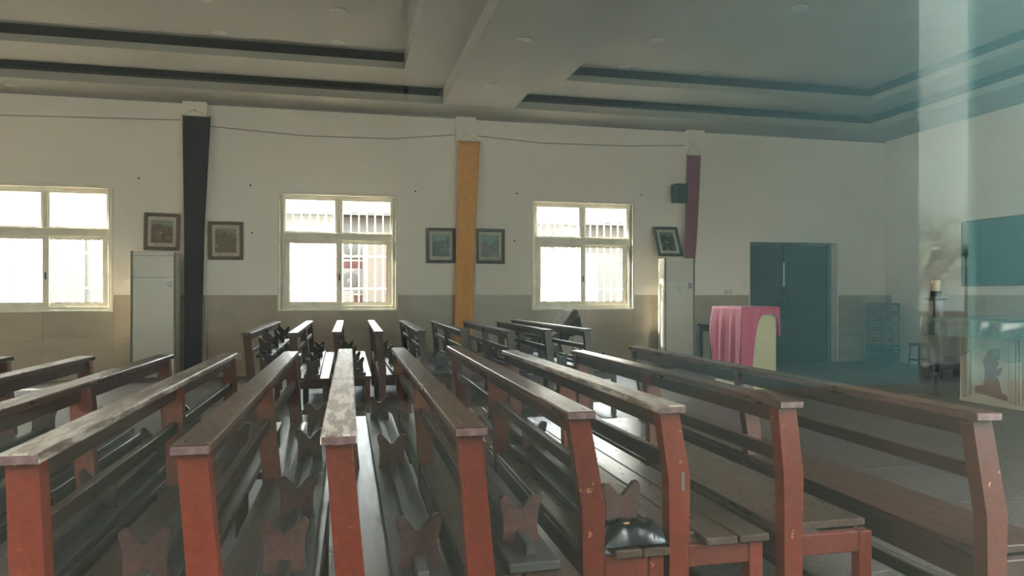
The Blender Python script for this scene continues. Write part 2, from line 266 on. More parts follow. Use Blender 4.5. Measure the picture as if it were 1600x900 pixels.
# ------------------------------------------------------------------ mesh helpers
class MB:
    def __init__(s): s.v = []; s.f = []; s.m = []
    def add(s, vs, fs, mi=0):
        b = len(s.v); s.v += [tuple(v) for v in vs]; s.f += [tuple(b + i for i in f) for f in fs]; s.m += [mi] * len(fs)
    def convex(s, vs, fs, mi=0):
        vs = [Vector(v) for v in vs]; c = sum(vs, Vector()) / len(vs); out = []
        for f in fs:
            p = [vs[i] for i in f]; n = Vector()
            for i in range(len(p)): n += (p[i] - p[0]).cross(p[(i + 1) % len(p)] - p[0])
            out.append(f if n.dot(sum(p, Vector()) / len(p) - c) >= 0 else tuple(reversed(f)))
        s.add(vs, out, mi)
    def box(s, x0, x1, y0, y1, z0, z1, b=0.0, mi=0, tf=None):
        x0, x1 = min(x0, x1), max(x0, x1); y0, y1 = min(y0, y1), max(y0, y1); z0, z1 = min(z0, z1), max(z0, z1)
        T = (lambda v: tf @ Vector(v)) if tf else Vector
        if b <= 0:
            vs = [(x, y, z) for z in (z0, z1) for y in (y0, y1) for x in (x0, x1)]
            fs = [(0, 2, 3, 1), (4, 5, 7, 6), (0, 1, 5, 4), (2, 6, 7, 3), (0, 4, 6, 2), (1, 3, 7, 5)]
            s.add([T(v) for v in vs], fs, mi); return
        X, Y, Z = (x0, x1), (y0, y1), (z0, z1); I = {}; vs = []
        for i in (0, 1):
            for j in (0, 1):
                for k in (0, 1):
                    dx, dy, dz = (b if i == 0 else -b), (b if j == 0 else -b), (b if k == 0 else -b)
                    for a, v in (('x', (X[i], Y[j] + dy, Z[k] + dz)), ('y', (X[i] + dx, Y[j], Z[k] + dz)), ('z', (X[i] + dx, Y[j] + dy, Z[k]))):
                        I[i, j, k, a] = len(vs); vs.append(v)
        R = (0, 1); fs = []
        q = [(0, 0), (0, 1), (1, 1), (1, 0)]
        for i in R:
            fs += [tuple(I[i, j, k, 'x'] for j, k in q), tuple(I[j, i, k, 'y'] for j, k in q), tuple(I[j, k, i, 'z'] for j, k in q)]
        for i in R:
            for j in R:
                fs += [(I[i, j, 0, 'x'], I[i, j, 1, 'x'], I[i, j, 1, 'y'], I[i, j, 0, 'y']),
                       (I[i, 0, j, 'x'], I[i, 1, j, 'x'], I[i, 1, j, 'z'], I[i, 0, j, 'z']),
                       (I[0, i, j, 'y'], I[1, i, j, 'y'], I[1, i, j, 'z'], I[0, i, j, 'z'])]
                for k in R: fs.append((I[i, j, k, 'x'], I[i, j, k, 'y'], I[i, j, k, 'z']))
        s.convex([T(v) for v in vs], fs, mi)
    def prism(s, pts, axis, a0, a1, mi=0, tf=None):
        """polygon pts (u,v) extruded along axis from a0 to a1; axis 'y': (u,v)=(x,z); 'x': (y,z); 'z': (x,y)"""
        ar = sum(pts[i][0] * pts[(i + 1) % len(pts)][1] - pts[(i + 1) % len(pts)][0] * pts[i][1] for i in range(len(pts)))
        if ar < 0: pts = pts[::-1]
        mk = {'y': lambda u, v, a: (u, a, v), 'x': lambda u, v, a: (a, u, v), 'z': lambda u, v, a: (u, v, a)}[axis]
        n = len(pts); vs = [mk(u, v, a0) for u, v in pts] + [mk(u, v, a1) for u, v in pts]
        if tf: vs = [tf @ Vector(v) for v in vs]
        fs = [tuple(range(n)), tuple(range(2 * n - 1, n - 1, -1))] + [(i, i + n, (i + 1) % n + n, (i + 1) % n) for i in range(n)]
        flip = (axis == 'y') == (a1 > a0)
        if not flip: fs = [tuple(reversed(f)) for f in fs]
        s.add(vs, fs, mi)
    def lathe(s, prof, n=16, c=(0, 0, 0), mi=0, axis='z'):
        vs = []; fs = []
        for r, h in prof:
            for i in range(n):
                a = 2 * PI * i / n; u, v = r * math.cos(a), r * math.sin(a)
                p = (u, v, h) if axis == 'z' else ((u, -h, v) if axis == 'y' else (h, u, v))
                vs.append((c[0] + p[0], c[1] + p[1], c[2] + p[2]))
        for k in range(len(prof) - 1):
            for i in range(n):
                j = (i + 1) % n; fs.append((k * n + i, k * n + j, (k + 1) * n + j, (k + 1) * n + i))
        fs.append(tuple(range(n - 1, -1, -1))); fs.append(tuple((len(prof) - 1) * n + i for i in range(n)))
        s.add(vs, fs, mi)
    def tube(s, pts, r, n=6, mi=0):
        pts = [Vector(p) for p in pts]; vs = []; fs = []
        rr = r if isinstance(r, (list, tuple)) else [r] * len(pts)
        up = Vector((0, 0, 1))
        for i, p in enumerate(pts):
            d = (pts[min(i + 1, len(pts) - 1)] - pts[max(i - 1, 0)]).normalized()
            a = d.cross(up) if abs(d.z) < 0.95 else d.cross(Vector((1, 0, 0)))
            a.normalize(); b = d.cross(a)
            for k in range(n):
                t = 2 * PI * k / n; vs.append(p + a * rr[i] * math.cos(t) + b * rr[i] * math.sin(t))
        for i in range(len(pts) - 1):
            for k in range(n):
                j = (k + 1) % n; fs.append((i * n + k, (i + 1) * n + k, (i + 1) * n + j, i * n + j))
        fs.append(tuple(range(n))); fs.append(tuple((len(pts) - 1) * n + k for k in range(n - 1, -1, -1)))
        s.add(vs, fs, mi)
    def sheet(s, grid, th, off, mi=0):
        """closed thin cloth from a grid of points; off(i,j) = direction of the thickness"""
        R, C = len(grid), len(grid[0]); b = [Vector(p) for row in grid for p in row]
        if not callable(off): o = Vector(off); off = lambda i, j: o
        vs = b + [b[i * C + j] + off(i, j) * th for i in range(R) for j in range(C)]; n = R * C; fs = []
        for i in range(R - 1):
            for j in range(C - 1):
                q = (i * C + j, i * C + j + 1, (i + 1) * C + j + 1, (i + 1) * C + j)
                fs.append(q); fs.append(tuple(n + k for k in reversed(q)))
        def edge(a, c): fs.append((a, a + n, c + n, c))
        for j in range(C - 1): edge(j, j + 1); edge((R - 1) * C + j + 1, (R - 1) * C + j)
        for i in range(R - 1): edge((i + 1) * C, i * C); edge(i * C + C - 1, (i + 1) * C + C - 1)
        s.add(vs, fs, mi)
    def build(s, name, mats, parent=None, smooth=False, loc=None, rot=None):
        me = bpy.data.meshes.new(name); me.from_pydata(s.v, [], s.f)
        if not isinstance(mats, (list, tuple)): mats = [mats]
        for m in mats: me.materials.append(M[m] if isinstance(m, str) else m)
        if len(mats) > 1: me.polygons.foreach_set('material_index', s.m)
        if smooth: me.polygons.foreach_set('use_smooth', [True] * len(s.f))
        me.update()
        o = bpy.data.objects.new(name, me); COL.objects.link(o)
        if parent: o.parent = parent
        if loc: o.location = loc
        if rot: o.rotation_euler = rot
        return o
def Bx(name, m, parent, *a, **k):
    mb = MB(); mb.box(*a, **k); return mb.build(name, m, parent)
def tag(o, label=None, cat=None, group=None, kind=None):
    if label: o['label'] = label
    if cat: o['category'] = cat
    if group: o['group'] = group
    if kind: o['kind'] = kind
    return o
def thing(name, label, cat, loc=(0, 0, 0), rz=0, group=None):
    o = bpy.data.objects.new(name, None); COL.objects.link(o); o.empty_display_size = 0.1
    o.location = loc; o.rotation_euler = (0, 0, rz); return tag(o, label, cat, group)
def struct(name, loc=(0, 0, 0)):
    o = bpy.data.objects.new(name, None); COL.objects.link(o); o.location = loc; return tag(o, kind='structure')
def lerp(a, b, t): return a + (b - a) * t
def interp(pts, z):
    """piecewise-linear value of sorted (z, v) pairs"""
    if z <= pts[0][0]: return pts[0][1]
    for (z0, v0), (z1, v1) in zip(pts, pts[1:]):
        if z <= z1: return lerp(v0, v1, (z - z0) / (z1 - z0))
    return pts[-1][1]

# ================================================================== SETTING
# ground outside
g = MB(); g.box(-60, 60, -60, 60, -0.6, -0.15); tag(g.build('ground', 'concrete'), kind='structure')
g = MB(); g.box(-60, 60, -60, 0.04, -0.15, -0.14); tag(g.build('added_dark_yard', 'yard_dark'), kind='structure')  # unseen slab added so the near pane mirrors dark ground
# floor with tiles
fl = MB(); fl.box(XL - 0.25, XR + 0.25, 0.05, YW + 0.25, -0.15, -0.006); floor = tag(fl.build('floor', 'floor_base'), kind='structure')
TS = 0.80
tm = MB(); tm.box(0.002, TS - 0.002, 0.002, TS - 0.002, -0.006, 0, b=0.0015)
t0 = None
for i in range(-6, 13):
    for j in range(0, 14):
        x, y = i * TS + 0.12, 0.3 + j * TS
        if x + TS > XR + 0.01 or y + TS > YW + 0.2: continue
        if t0 is None: t0 = tm.build('tile', 'floor', floor); o = t0
        else: o = t0.copy(); COL.objects.link(o); o.parent = floor
        o.location = (x, y, 0)
strip = MB(); strip.box(XL, -6 * TS + 0.12, 0.3, YW, -0.006, 0); strip.box(12 * TS + 0.12, XR, 0.3, YW, -0.006, 0)
strip.build('tile_margin', 'floor', floor)

def wall_y(name, y0, y1, wins, doors=(), dims={}):
    """wall parallel to X between y0 and y1 with window openings at centres wins and door openings (x0,x1,z1)"""
    mb = MB(); dm = lambda c: dims.get(c, (WH, WZ0, WZ1)); cuts = sorted([(c - dm(c)[0], c + dm(c)[0], dm(c)[1], dm(c)[2]) for c in wins] + [(a, b, 0, h) for a, b, h in doors])
    x = XL - 0.25
    for a, b, z0, z1 in cuts:
        mb.box(x, a, y0, y1, 0, 4.5)
        if z0 > 0: mb.box(a, b, y0, y1, 0, z0)
        mb.box(a, b, y0, y1, z1, 4.5); x = b
    mb.box(x, XR + 0.25, y0, y1, 0, 4.5)
    return tag(mb.build(name, 'plaster'), kind='structure')
DX0, DX1, DZ = 6.97, 8.72, 2.13
wall_far = wall_y('wall_far', YW, YW + 0.25, FAR_WIN, [(DX0, DX1, DZ)])
wall_near = wall_y('wall_near', 0.05, YN, NEAR_WIN, dims=NEAR_DIM)
w = MB(); w.box(XL - 0.25, XL, YN, YW, 0, 4.5); wall_left = tag(w.build('wall_left', 'plaster'), kind='structure')
w = MB(); w.box(XR, XR + 0.25, YN, YW, 0, 4.5); wall_right = tag(w.build('wall_right', 'plaster'), kind='structure')
# pilasters
PIL = (-2.03, 1.95, 5.90)
PY = YW - 0.07
for x in PIL: Bx('pilaster', 'plaster', wall_far, x - 0.16, x + 0.16, PY, YW, 0, ZC)
# wainscot tiles of the far wall: two courses, cut round windows and pilasters
def tiles(parent, spans, y0, y1):
    for a, b, z1 in spans:
        n = max(1, round((b - a) / 0.8)); s = (b - a) / n
        for i in range(n):
            for z0, zz in ((0.0, 0.6), (0.6, z1)):
                Bx('tile', 'wainscot', parent, a + i * s + 0.001, a + (i + 1) * s - 0.001, y0, y1, z0 + 0.001, zz - 0.001, b=0.0015)
sp = []; ev = sorted([(c - WH - 0.04, c + WH + 0.04, 'w') for c in FAR_WIN[1:]] + [(x - 0.16, x + 0.16, 'p') for x in PIL] + [(DX0 - 0.02, DX1 + 0.02, 'd')])
x = -6.5
for a, b, kd in ev:
    if a > x: sp.append((x, a, 1.2))
    if kd == 'w': sp.append((a, b, WZ0 - 0.03))
    x = b
sp.append((x, XR, 1.2))
tiles(wall_far, sp, YW - 0.012, YW)
for x in PIL: tiles(wall_far, [(x - 0.16, x + 0.16, 1.2)], PY - 0.012, PY)
# right wall: dado beside the screen
for i in range(8):
    for z0, z1 in ((0, 0.6), (0.6, 1.2)):
        Bx('tile', 'wainscot', wall_right, XR - 0.012, XR, 10.03 - (i + 1) * 0.8 + 0.001, 10.03 - i * 0.8 - 0.001, z0 + 0.001, z1 - 0.001, b=0.0015)
Bx('tile', 'wainscot', wall_right, XR - 0.012, XR, 11.2, YW - 0.013, 0.001, 1.199)
Bx('shadow_strip', 'cable', wall_far, XL, XR, YW - 0.012, YW, ZC - 0.022, ZC)  # solid dark strip standing in for the shadow line under the ceiling

# ceiling: border bands, beam, two stepped trays with open coves on the far side and by the altar wall
ceil = struct('ceiling')
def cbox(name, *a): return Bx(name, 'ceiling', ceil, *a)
Z2, Z3 = 4.22, 4.42
BY0, BY1 = 1.06, 10.60             # far and near edge of the border band
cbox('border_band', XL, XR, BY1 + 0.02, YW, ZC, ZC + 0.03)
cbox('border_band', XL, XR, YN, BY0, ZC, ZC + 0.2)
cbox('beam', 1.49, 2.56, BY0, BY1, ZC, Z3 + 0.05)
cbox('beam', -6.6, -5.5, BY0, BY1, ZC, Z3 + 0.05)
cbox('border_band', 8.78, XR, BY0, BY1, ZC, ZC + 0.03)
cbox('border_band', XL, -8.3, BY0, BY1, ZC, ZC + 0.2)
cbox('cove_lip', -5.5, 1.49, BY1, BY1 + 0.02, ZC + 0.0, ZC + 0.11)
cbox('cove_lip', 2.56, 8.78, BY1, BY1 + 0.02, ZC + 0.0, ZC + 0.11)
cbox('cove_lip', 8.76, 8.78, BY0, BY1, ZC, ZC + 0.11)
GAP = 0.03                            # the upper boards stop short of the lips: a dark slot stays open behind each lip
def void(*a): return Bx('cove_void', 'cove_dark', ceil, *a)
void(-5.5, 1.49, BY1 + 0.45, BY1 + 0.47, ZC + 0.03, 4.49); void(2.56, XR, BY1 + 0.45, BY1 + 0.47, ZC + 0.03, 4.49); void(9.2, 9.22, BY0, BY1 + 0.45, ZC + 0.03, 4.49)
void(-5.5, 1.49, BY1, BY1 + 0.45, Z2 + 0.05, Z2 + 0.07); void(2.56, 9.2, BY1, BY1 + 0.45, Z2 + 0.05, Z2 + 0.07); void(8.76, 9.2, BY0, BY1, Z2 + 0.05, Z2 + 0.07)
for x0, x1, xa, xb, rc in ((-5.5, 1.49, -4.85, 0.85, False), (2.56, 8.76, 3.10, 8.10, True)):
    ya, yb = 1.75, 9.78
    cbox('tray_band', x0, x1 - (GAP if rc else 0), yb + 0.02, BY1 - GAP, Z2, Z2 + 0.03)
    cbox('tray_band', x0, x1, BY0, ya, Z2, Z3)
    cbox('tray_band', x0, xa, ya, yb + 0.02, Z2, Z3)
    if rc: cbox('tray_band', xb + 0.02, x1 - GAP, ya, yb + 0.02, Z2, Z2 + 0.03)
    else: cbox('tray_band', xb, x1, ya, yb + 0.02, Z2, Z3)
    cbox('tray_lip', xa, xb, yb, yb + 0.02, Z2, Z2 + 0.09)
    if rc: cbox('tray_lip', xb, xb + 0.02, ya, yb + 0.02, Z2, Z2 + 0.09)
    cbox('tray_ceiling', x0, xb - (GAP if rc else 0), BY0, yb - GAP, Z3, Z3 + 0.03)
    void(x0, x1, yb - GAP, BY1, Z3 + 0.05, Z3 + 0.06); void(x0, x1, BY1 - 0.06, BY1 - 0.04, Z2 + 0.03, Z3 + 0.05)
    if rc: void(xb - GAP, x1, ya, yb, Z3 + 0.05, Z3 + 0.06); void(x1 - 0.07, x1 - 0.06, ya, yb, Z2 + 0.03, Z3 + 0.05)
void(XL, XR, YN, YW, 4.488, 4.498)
r = MB(); r.box(XL - 0.25, XR + 0.25, 0.05, YW + 0.25, 4.5, 4.7); tag(r.build('roof', 'concrete'), kind='structure')

# ------------------------------------------------------------------ windows
def window(idx, x, y, outdir, clear_right, near=False):
    w = struct('window_%d' % idx, (x, y, 0))
    WH, WZ0, WZ1 = NEAR_DIM[x] if near else (globals()['WH'], globals()['WZ0'], globals()['WZ1'])
    q = outdir                           # +1: outside lies towards +Y
    def P(name, m, x0, x1, a, b, z0, z1, bv=0.004, par=None): return Bx(name, m, par or w, x0, x1, q * a, q * b, z0, z1, b=bv)
    a, b = 0.05, 0.12
    P('frame_jamb', 'upvc', -WH, -WH + 0.05, a, b, WZ0, WZ1); P('frame_jamb', 'upvc', WH - 0.05, WH, a, b, WZ0, WZ1)
    P('frame_head', 'upvc', -WH + 0.05, WH - 0.05, a, b, WZ1 - 0.05, WZ1); P('frame_sill', 'upvc', -WH + 0.05, WH - 0.05, a, b, WZ0, WZ0 + 0.05)
    P('casing', 'upvc', -WH - 0.035, -WH, -0.014, 0.05, WZ0 - 0.03, WZ1 + 0.035, 0.003); P('casing', 'upvc', WH, WH + 0.035, -0.014, 0.05, WZ0 - 0.03, WZ1 + 0.035, 0.003)
    P('casing', 'upvc', -WH, WH, -0.014, 0.0, WZ1, WZ1 + 0.035, 0.003); P('sill_board', 'upvc', -WH, WH, -0.02, 0.05, WZ0 - 0.03, WZ0, 0.003)
    if near:
        P('pane', 'pane_near', -WH + 0.05, WH - 0.05, 0.085, 0.09, WZ0 + 0.05, WZ1 - 0.05, 0); return w
    P('transom', 'upvc', -WH + 0.05, WH - 0.05, a - 0.01, b + 0.01, 2.03, 2.145)
    P('mullion', 'upvc', -0.035, 0.035, a, b, 2.145, WZ1 - 0.05)
    for s in (-1, 1):
        x0, x1 = sorted((s * 0.035, s * (WH - 0.05)))
        for (u0, u1, v0, v1) in ((x0, x0 + 0.022, 2.145, WZ1 - 0.05), (x1 - 0.022, x1, 2.145, WZ1 - 0.05), (x0 + 0.022, x1 - 0.022, 2.145, 2.165), (x0 + 0.022, x1 - 0.022, WZ1 - 0.07, WZ1 - 0.05)):
            P('glazing_bead', 'upvc', u0, u1, a + 0.015, b - 0.015, v0, v1, 0.003)
        P('pane', 'pane_dusty' if s < 0 else 'pane', x0 + 0.022, x1 - 0.022, 0.083, 0.088, 2.165, WZ1 - 0.07, 0)
        # lower sliding sash
        sx0, sx1, d = (-WH + 0.05, 0.05, 0.052) if s < 0 else (-0.03, WH - 0.05, 0.085)
        sash = P('sash', 'upvc', sx0, sx0 + 0.075, d, d + 0.03, WZ0 + 0.05, 2.03)
        P('sash_stile', 'upvc', sx1 - 0.075, sx1, d, d + 0.03, WZ0 + 0.05, 2.03, par=sash)
        P('sash_rail', 'upvc', sx0 + 0.075, sx1 - 0.075, d, d + 0.03, WZ0 + 0.05, WZ0 + 0.10, par=sash)
        P('sash_rail', 'upvc', sx0 + 0.075, sx1 - 0.075, d, d + 0.03, 1.99, 2.03, par=sash)
        P('pane', ('pane' if (s > 0 and clear_right) else 'pane_dusty'), sx0 + 0.075, sx1 - 0.075, d + 0.013, d + 0.018, WZ0 + 0.10, 1.99, 0, par=sash)
        for u0, u1, v0, v1 in ((sx0 + 0.075, sx0 + 0.081, WZ0 + 0.1, 1.99), (sx1 - 0.081, sx1 - 0.075, WZ0 + 0.1, 1.99), (sx0 + 0.081, sx1 - 0.081, WZ0 + 0.1, WZ0 + 0.106), (sx0 + 0.081, sx1 - 0.081, 1.984, 1.99)):
            P('gasket', 'gasket', u0, u1, d + 0.004, d + 0.011, v0, v1, 0, par=sash)
    P('catch', 'gasket', -0.005, 0.02, 0.035, 0.052, 1.42, 1.52, 0.004)
    # security grille
    for k in range(14):
        xx = -0.80 + k * 0.123
        P('grille_bar', 'bar', xx - 0.008, xx + 0.008, 0.19, 0.206, WZ0, WZ1, 0.002)
    for zz in (1.30, 1.80, 2.60):
        P('grille_rail', 'bar', -WH, WH, 0.186, 0.21, zz - 0.012, zz + 0.012, 0.002)
    return w
for i, x in enumerate(FAR_WIN[1:]): window(i + 1, x, YW, 1, True)
for i, x in enumerate(NEAR_WIN): window(i + 4, x, YN, -1, True, near=True)

# ------------------------------------------------------------------ door
d = struct('door_1', (0, YW, 0))
Bx('frame', 'door_frame', d, DX0, DX0 + 0.04, 0.16, 0.24, 0, DZ, b=0.004); Bx('frame', 'door_frame', d, DX1 - 0.05, DX1, 0.16, 0.24, 0, DZ, b=0.004)
Bx('frame', 'door_frame', d, DX0 + 0.04, DX1 - 0.05, 0.16, 0.24, DZ - 0.04, DZ, b=0.004)
DM = 7.75
for a, b in ((DX0 + 0.045, DM - 0.004), (DM + 0.004, DX1 - 0.055)):
    lf = Bx('leaf', 'door', d, a, b, 0.19, 0.23, 0.01, DZ - 0.045, b=0.003)
    for z0, z1 in ((0.12, 0.62), (0.72, 1.35), (1.45, 1.98)):
        Bx('panel', 'door', lf, a + 0.09, b - 0.09, 0.184, 0.19, z0, z1, b=0.004)
    if a > 7.5: Bx('hinge_edge', 'black', lf, b - 0.03, b - 0.022, 0.183, 0.19, 0.02, DZ - 0.06)
Bx('meeting_strip', 'steel', d, DM - 0.005, DM + 0.02, 0.175, 0.19, 1.35, 1.78, b=0.003)
h = Bx('handle_plate', 'black', d, DM - 0.10, DM - 0.06, 0.178, 0.19, 0.88, 1.10, b=0.003)
Bx('lever', 'black', d, DM - 0.17, DM - 0.07, 0.14, 0.16, 1.0, 1.02, b=0.004); Bx('lever_neck', 'black', d, DM - 0.085, DM - 0.07, 0.14, 0.18, 1.0, 1.02, b=0.003)
bl = MB(); bl.box(DX0 - 0.05, DX1 + 0.05, 0.255, 0.275, -0.14, DZ + 0.05); bl.build('back_board', 'door', d)

# ================================================================== PEWS
RAIL_Z = 0.865
def pew(near, far, label, group, depth=0.31, rail='rail', seat='seat', boards=2, lean=0.032, kink=0.46, post='post', nposts=3, foot=True):
    n, f = Vector((near[0], near[1], 0)), Vector((far[0], far[1], 0)); Lg = (f - n).length
    t = thing('church_pew', label, 'pew', n, math.atan2(-(f.x - n.x), f.y - n.y), group)
    rz = RAIL_Z
    # local: y along the pew from the near end, x towards the seat front; post top centred on x=0
    def post_poly(w):
        k = lean; h = w / 2
        return [(k - h, 0), (k - h - 0.002, kink - 0.12), (k - h - 0.004, kink), (-h, rz - 0.028), (h, rz - 0.028), (k + h + 0.003, kink), (k + h, kink - 0.12), (k + h - 0.004, 0)]
    Bx('top_rail', rail, t, -0.043, 0.043, -0.025, Lg + 0.01, rz - 0.024, rz, b=0.004)
    e = MB(); e.box(-0.040, 0.040, -0.0262, -0.0245, rz - 0.021, rz - 0.003); e.build('rail_end', 'cut_end', t)
    Bx('rail_apron', 'apron', t, -0.014, 0.014, 0.05, Lg - 0.01, rz - 0.078, rz - 0.0245, b=0.003)
    ys = [0.0 + (Lg - 0.055) * i / (nposts - 1) for i in range(nposts)]
    for y in ys:
        mb = MB(); mb.prism(post_poly(0.064), 'y', y, y + 0.05); mb.build('post', post if y == 0 or post != 'post' else 'post_half_shaded', t)
    xl = lerp(lean, 0, (0.67 - kink) / (rz - kink)) if kink < 0.67 else lean
    Bx('back_rail', 'apron', t, xl - 0.013, xl + 0.013, 0.05, Lg - 0.05, 0.655, 0.70, b=0.003)
    # seat boards
    sx0, sx1 = lean - 0.03, depth; bw = (sx1 - sx0) / boards
    for i in range(boards):
        Bx('seat_board', seat, t, sx0 + i * bw + 0.003, sx0 + (i + 1) * bw - 0.003, 0.052 if i == 0 else -0.015, Lg - (0.06 if i == 0 else 0.0), 0.428, 0.452, b=0.003)
    Bx('seat_apron', 'apron', t, lean - 0.028, lean - 0.008, 0.05, Lg - 0.05, 0.345, 0.427, b=0.003)
    Bx('seat_apron', 'apron', t, depth - 0.05, depth - 0.03, 0.05, Lg - 0.05, 0.36, 0.427, b=0.003)
    for y in ys:
        Bx('leg', post if y == 0 or post != 'post' else 'post_half_shaded', t, depth - 0.062, depth - 0.016, y + 0.002, y + 0.046, 0, 0.427, b=0.003)
        Bx('cross_rail', 'apron_red' if y == 0 and post == 'post' else 'apron', t, lean + 0.033, depth - 0.063, y + 0.006, y + 0.04, 0.36, 0.427, b=0.003)
    if foot:
        Bx('stretcher', 'apron', t, depth - 0.052, depth - 0.028, 0.05, Lg - 0.05, 0.13, 0.18, b=0.003)
        for y in (ys[0], ys[-1]): Bx('end_stretcher', 'apron', t, lean + 0.033, depth - 0.063, y + 0.01, y + 0.035, 0.13, 0.17, b=0.003)
    return t
NG = 'pews of the near block'
FG = 'pews of the far block'
near_pews = [
 ((-1.80, 1.95), (-1.77, 4.49), 'pew at the far left edge, only its rail end shows', dict(depth=0.31)),
 ((-1.385, 1.9), (-1.35, 4.43), 'dark brown pew two to the left of the pale-topped left pew', dict(depth=0.31)),
 ((-1.01, 1.85), (-0.95, 4.43), 'dark brown pew directly left of the pale-topped left pew', dict(depth=0.30)),
 ((-0.658, 1.753), (-0.614, 4.49), 'leftmost near pew end in view, pale worn top rail over orange-brown post', dict(lean=0.014, depth=0.295, rail='rail_worn_glare')),
 ((-0.324, 1.77), (-0.275, 4.51), 'dark-topped pew with bright red end post, left of the peeling centre pew', dict(depth=0.275)),
 ((0.0, 1.81), (0.04, 4.65), 'centre pew with peeling whitish top rail pointing away at the middle window', dict(depth=0.29, rail='rail_peeling', seat='seat')),
 ((0.328, 1.84), (0.368, 4.68), 'smooth dark-topped pew with red end post, right of the peeling centre pew', dict(depth=0.305)),
 ((0.68, 2.01), (0.737, 4.78), 'pew with pink cut rail end whose seat carries the black bag', dict(lean=0.045, kink=0.58, depth=0.28, boards=3, seat='seat_worn', rail='rail')),
 ((0.983, 2.05), (1.006, 4.31), 'short pew with wide worn seat boards and a slot in its red bent end post', dict(lean=0.034, kink=0.64, depth=0.335, boards=3, seat='seat_worn', rail='rail_worn_glare')),
 ((1.39, 2.05), (1.415, 4.21), 'short pew with chipped paint on its red post, second from the right', dict(lean=0.024, kink=0.62, depth=0.33, boards=1, seat='seat_worn')),
 ((1.80, 1.72), (1.888, 4.44), 'rightmost pew, long dark brown one nearest the altar', dict(depth=0.33, boards=1, seat='apron', lean=0.052, kink=0.56, post='post_dull')),
]
pews = []
for a, b, lab, kw in near_pews: pews.append(pew(a, b, lab, NG, **kw))
pews[8].name = pews[8].name
Bx('mortise', 'gasket', pews[8], 0.04, 0.05, -0.001, 0.004, 0.60, 0.655)
far_pews = [
 ((-0.80, 6.85), (-0.76, 9.7), 'leftmost far pew, kneelers heaped on its seat', dict(depth=0.30)),
 ((-0.40, 6.75), (-0.37, 9.85), 'far pew with a line of kneeler legs on its pale seat, second from left', dict(depth=0.32, rail='rail_worn_glare', seat='seat_worn')),
 ((-0.02, 6.85), (0.02, 9.9), 'far pew directly below the middle window, seen end-on', dict(depth=0.32, rail='rail_worn_glare', seat='seat_worn')),
 ((0.36, 6.85), (0.42, 9.9), 'far pew with a pale rail, fourth from left', dict(depth=0.32, rail='rail_worn_glare', seat='seat_worn')),
 ((0.76, 6.85), (0.83, 9.9), 'far pew fifth from left, left of the orange banner', dict(depth=0.33)),
 ((1.17, 6.9), (1.22, 9.6), 'far pew sixth from left, its rail end in front of the orange banner', dict(depth=0.33)),
 ((1.56, 6.6), (1.60, 9.3), 'far pew seventh from left, its far rail crossing the orange banner', dict(depth=0.33)),
 ((1.98, 6.8), (2.00, 9.1), 'far pew eighth from left, right of the orange banner', dict(depth=0.33)),
 ((2.40, 6.85), (2.36, 9.8), 'rightmost far pew, in front of the brown draped chair', dict(depth=0.33, rail='rail_worn_glare')),
]
for a, b, lab, kw in far_pews: pews.append(pew(a, b, lab, FG, post='post_shaded', lean=0.035, kink=0.5, **kw))

# ================================================================== KNEELERS (low benches lying upside down, butterfly feet up)
def kneeler(pos, length, legs, label, z=0.4535, rz=0.0, leg='kneel_leg', group='upturned kneelers on the pews', hl=0.135, wl=0.125, tilt=0.0, end=None):
    t = thing('kneeler', label, 'kneeler', (pos[0], pos[1], z), rz, group)
    if tilt: t.rotation_euler = (0, tilt, rz)
    Bx('plank', 'kneel', t, -0.072, 0.072, 0, length, 0.0, 0.026, b=0.004)
    Bx('stretcher', 'kneel', t, -0.015, 0.015, max(legs[0] - (0.045 if end else 0.12), 0.01), min(legs[-1] + 0.10, length - 0.01), 0.026, 0.058, b=0.003)
    if end: Bx('stretcher_end', end, t, -0.0145, 0.0145, max(legs[0] - 0.045, 0.01) - 0.003, max(legs[0] - 0.045, 0.01), 0.027, 0.057)
    h = wl / 2
    for k, y in enumerate(legs):
        j = random.uniform(-0.004, 0.004)
        pts = [(-h * 0.86, 0.026), (h * 0.86, 0.026), (h * 0.80, 0.026 + hl * 0.30), (h * 0.82, 0.026 + hl * 0.6), (h * 0.97, 0.026 + hl * 0.84), (h * 0.98, 0.026 + hl * 0.94), (h * 0.84, 0.026 + hl + j), (h * 0.62, 0.026 + hl * 0.99),
               (h * 0.10, 0.026 + hl * 0.72), (-h * 0.10, 0.026 + hl * 0.71), (-h * 0.62, 0.026 + hl * 0.99), (-h * 0.84, 0.026 + hl - j), (-h * 0.98, 0.026 + hl * 0.94), (-h * 0.97, 0.026 + hl * 0.84), (-h * 0.82, 0.026 + hl * 0.6), (-h * 0.80, 0.026 + hl * 0.30)]
        mb = MB(); mb.prism(pts, 'y', y, y + 0.022); mb.build('leg', leg, t)
    return t
kneeler((-1.50, 1.95), 2.45, [0.1, 0.85, 1.6, 2.3], 'kneeler lying on the seat of the pew at the far left edge', leg='kneel_leg_dark')
kneeler((-1.16, 1.9), 2.45, [0.1, 0.85, 1.6, 2.3], 'kneeler on the seat two pews left of the pale-topped left pew', leg='kneel_leg_dark')
kneeler((-0.785, 1.86), 2.5, [0.07, 0.84, 1.62, 2.40], 'dark kneeler seen under the pale worn left rail', leg='kneel_leg_dark')
kneeler((-0.475, 1.83), 2.5, [0.155, 0.93, 1.7, 2.4], 'kneeler with reddish feet left of the first bright red post', rz=-0.012)
kneeler((-0.14, 1.83), 2.5, [0.145, 0.62, 1.46, 2.26], 'grey-topped kneeler left of the peeling centre pew', rz=-0.012)
kneeler((0.205, 1.78), 2.75, [0.15, 1.31, 2.5], 'grey kneeler with a plum foot right of the peeling centre pew', rz=-0.01)
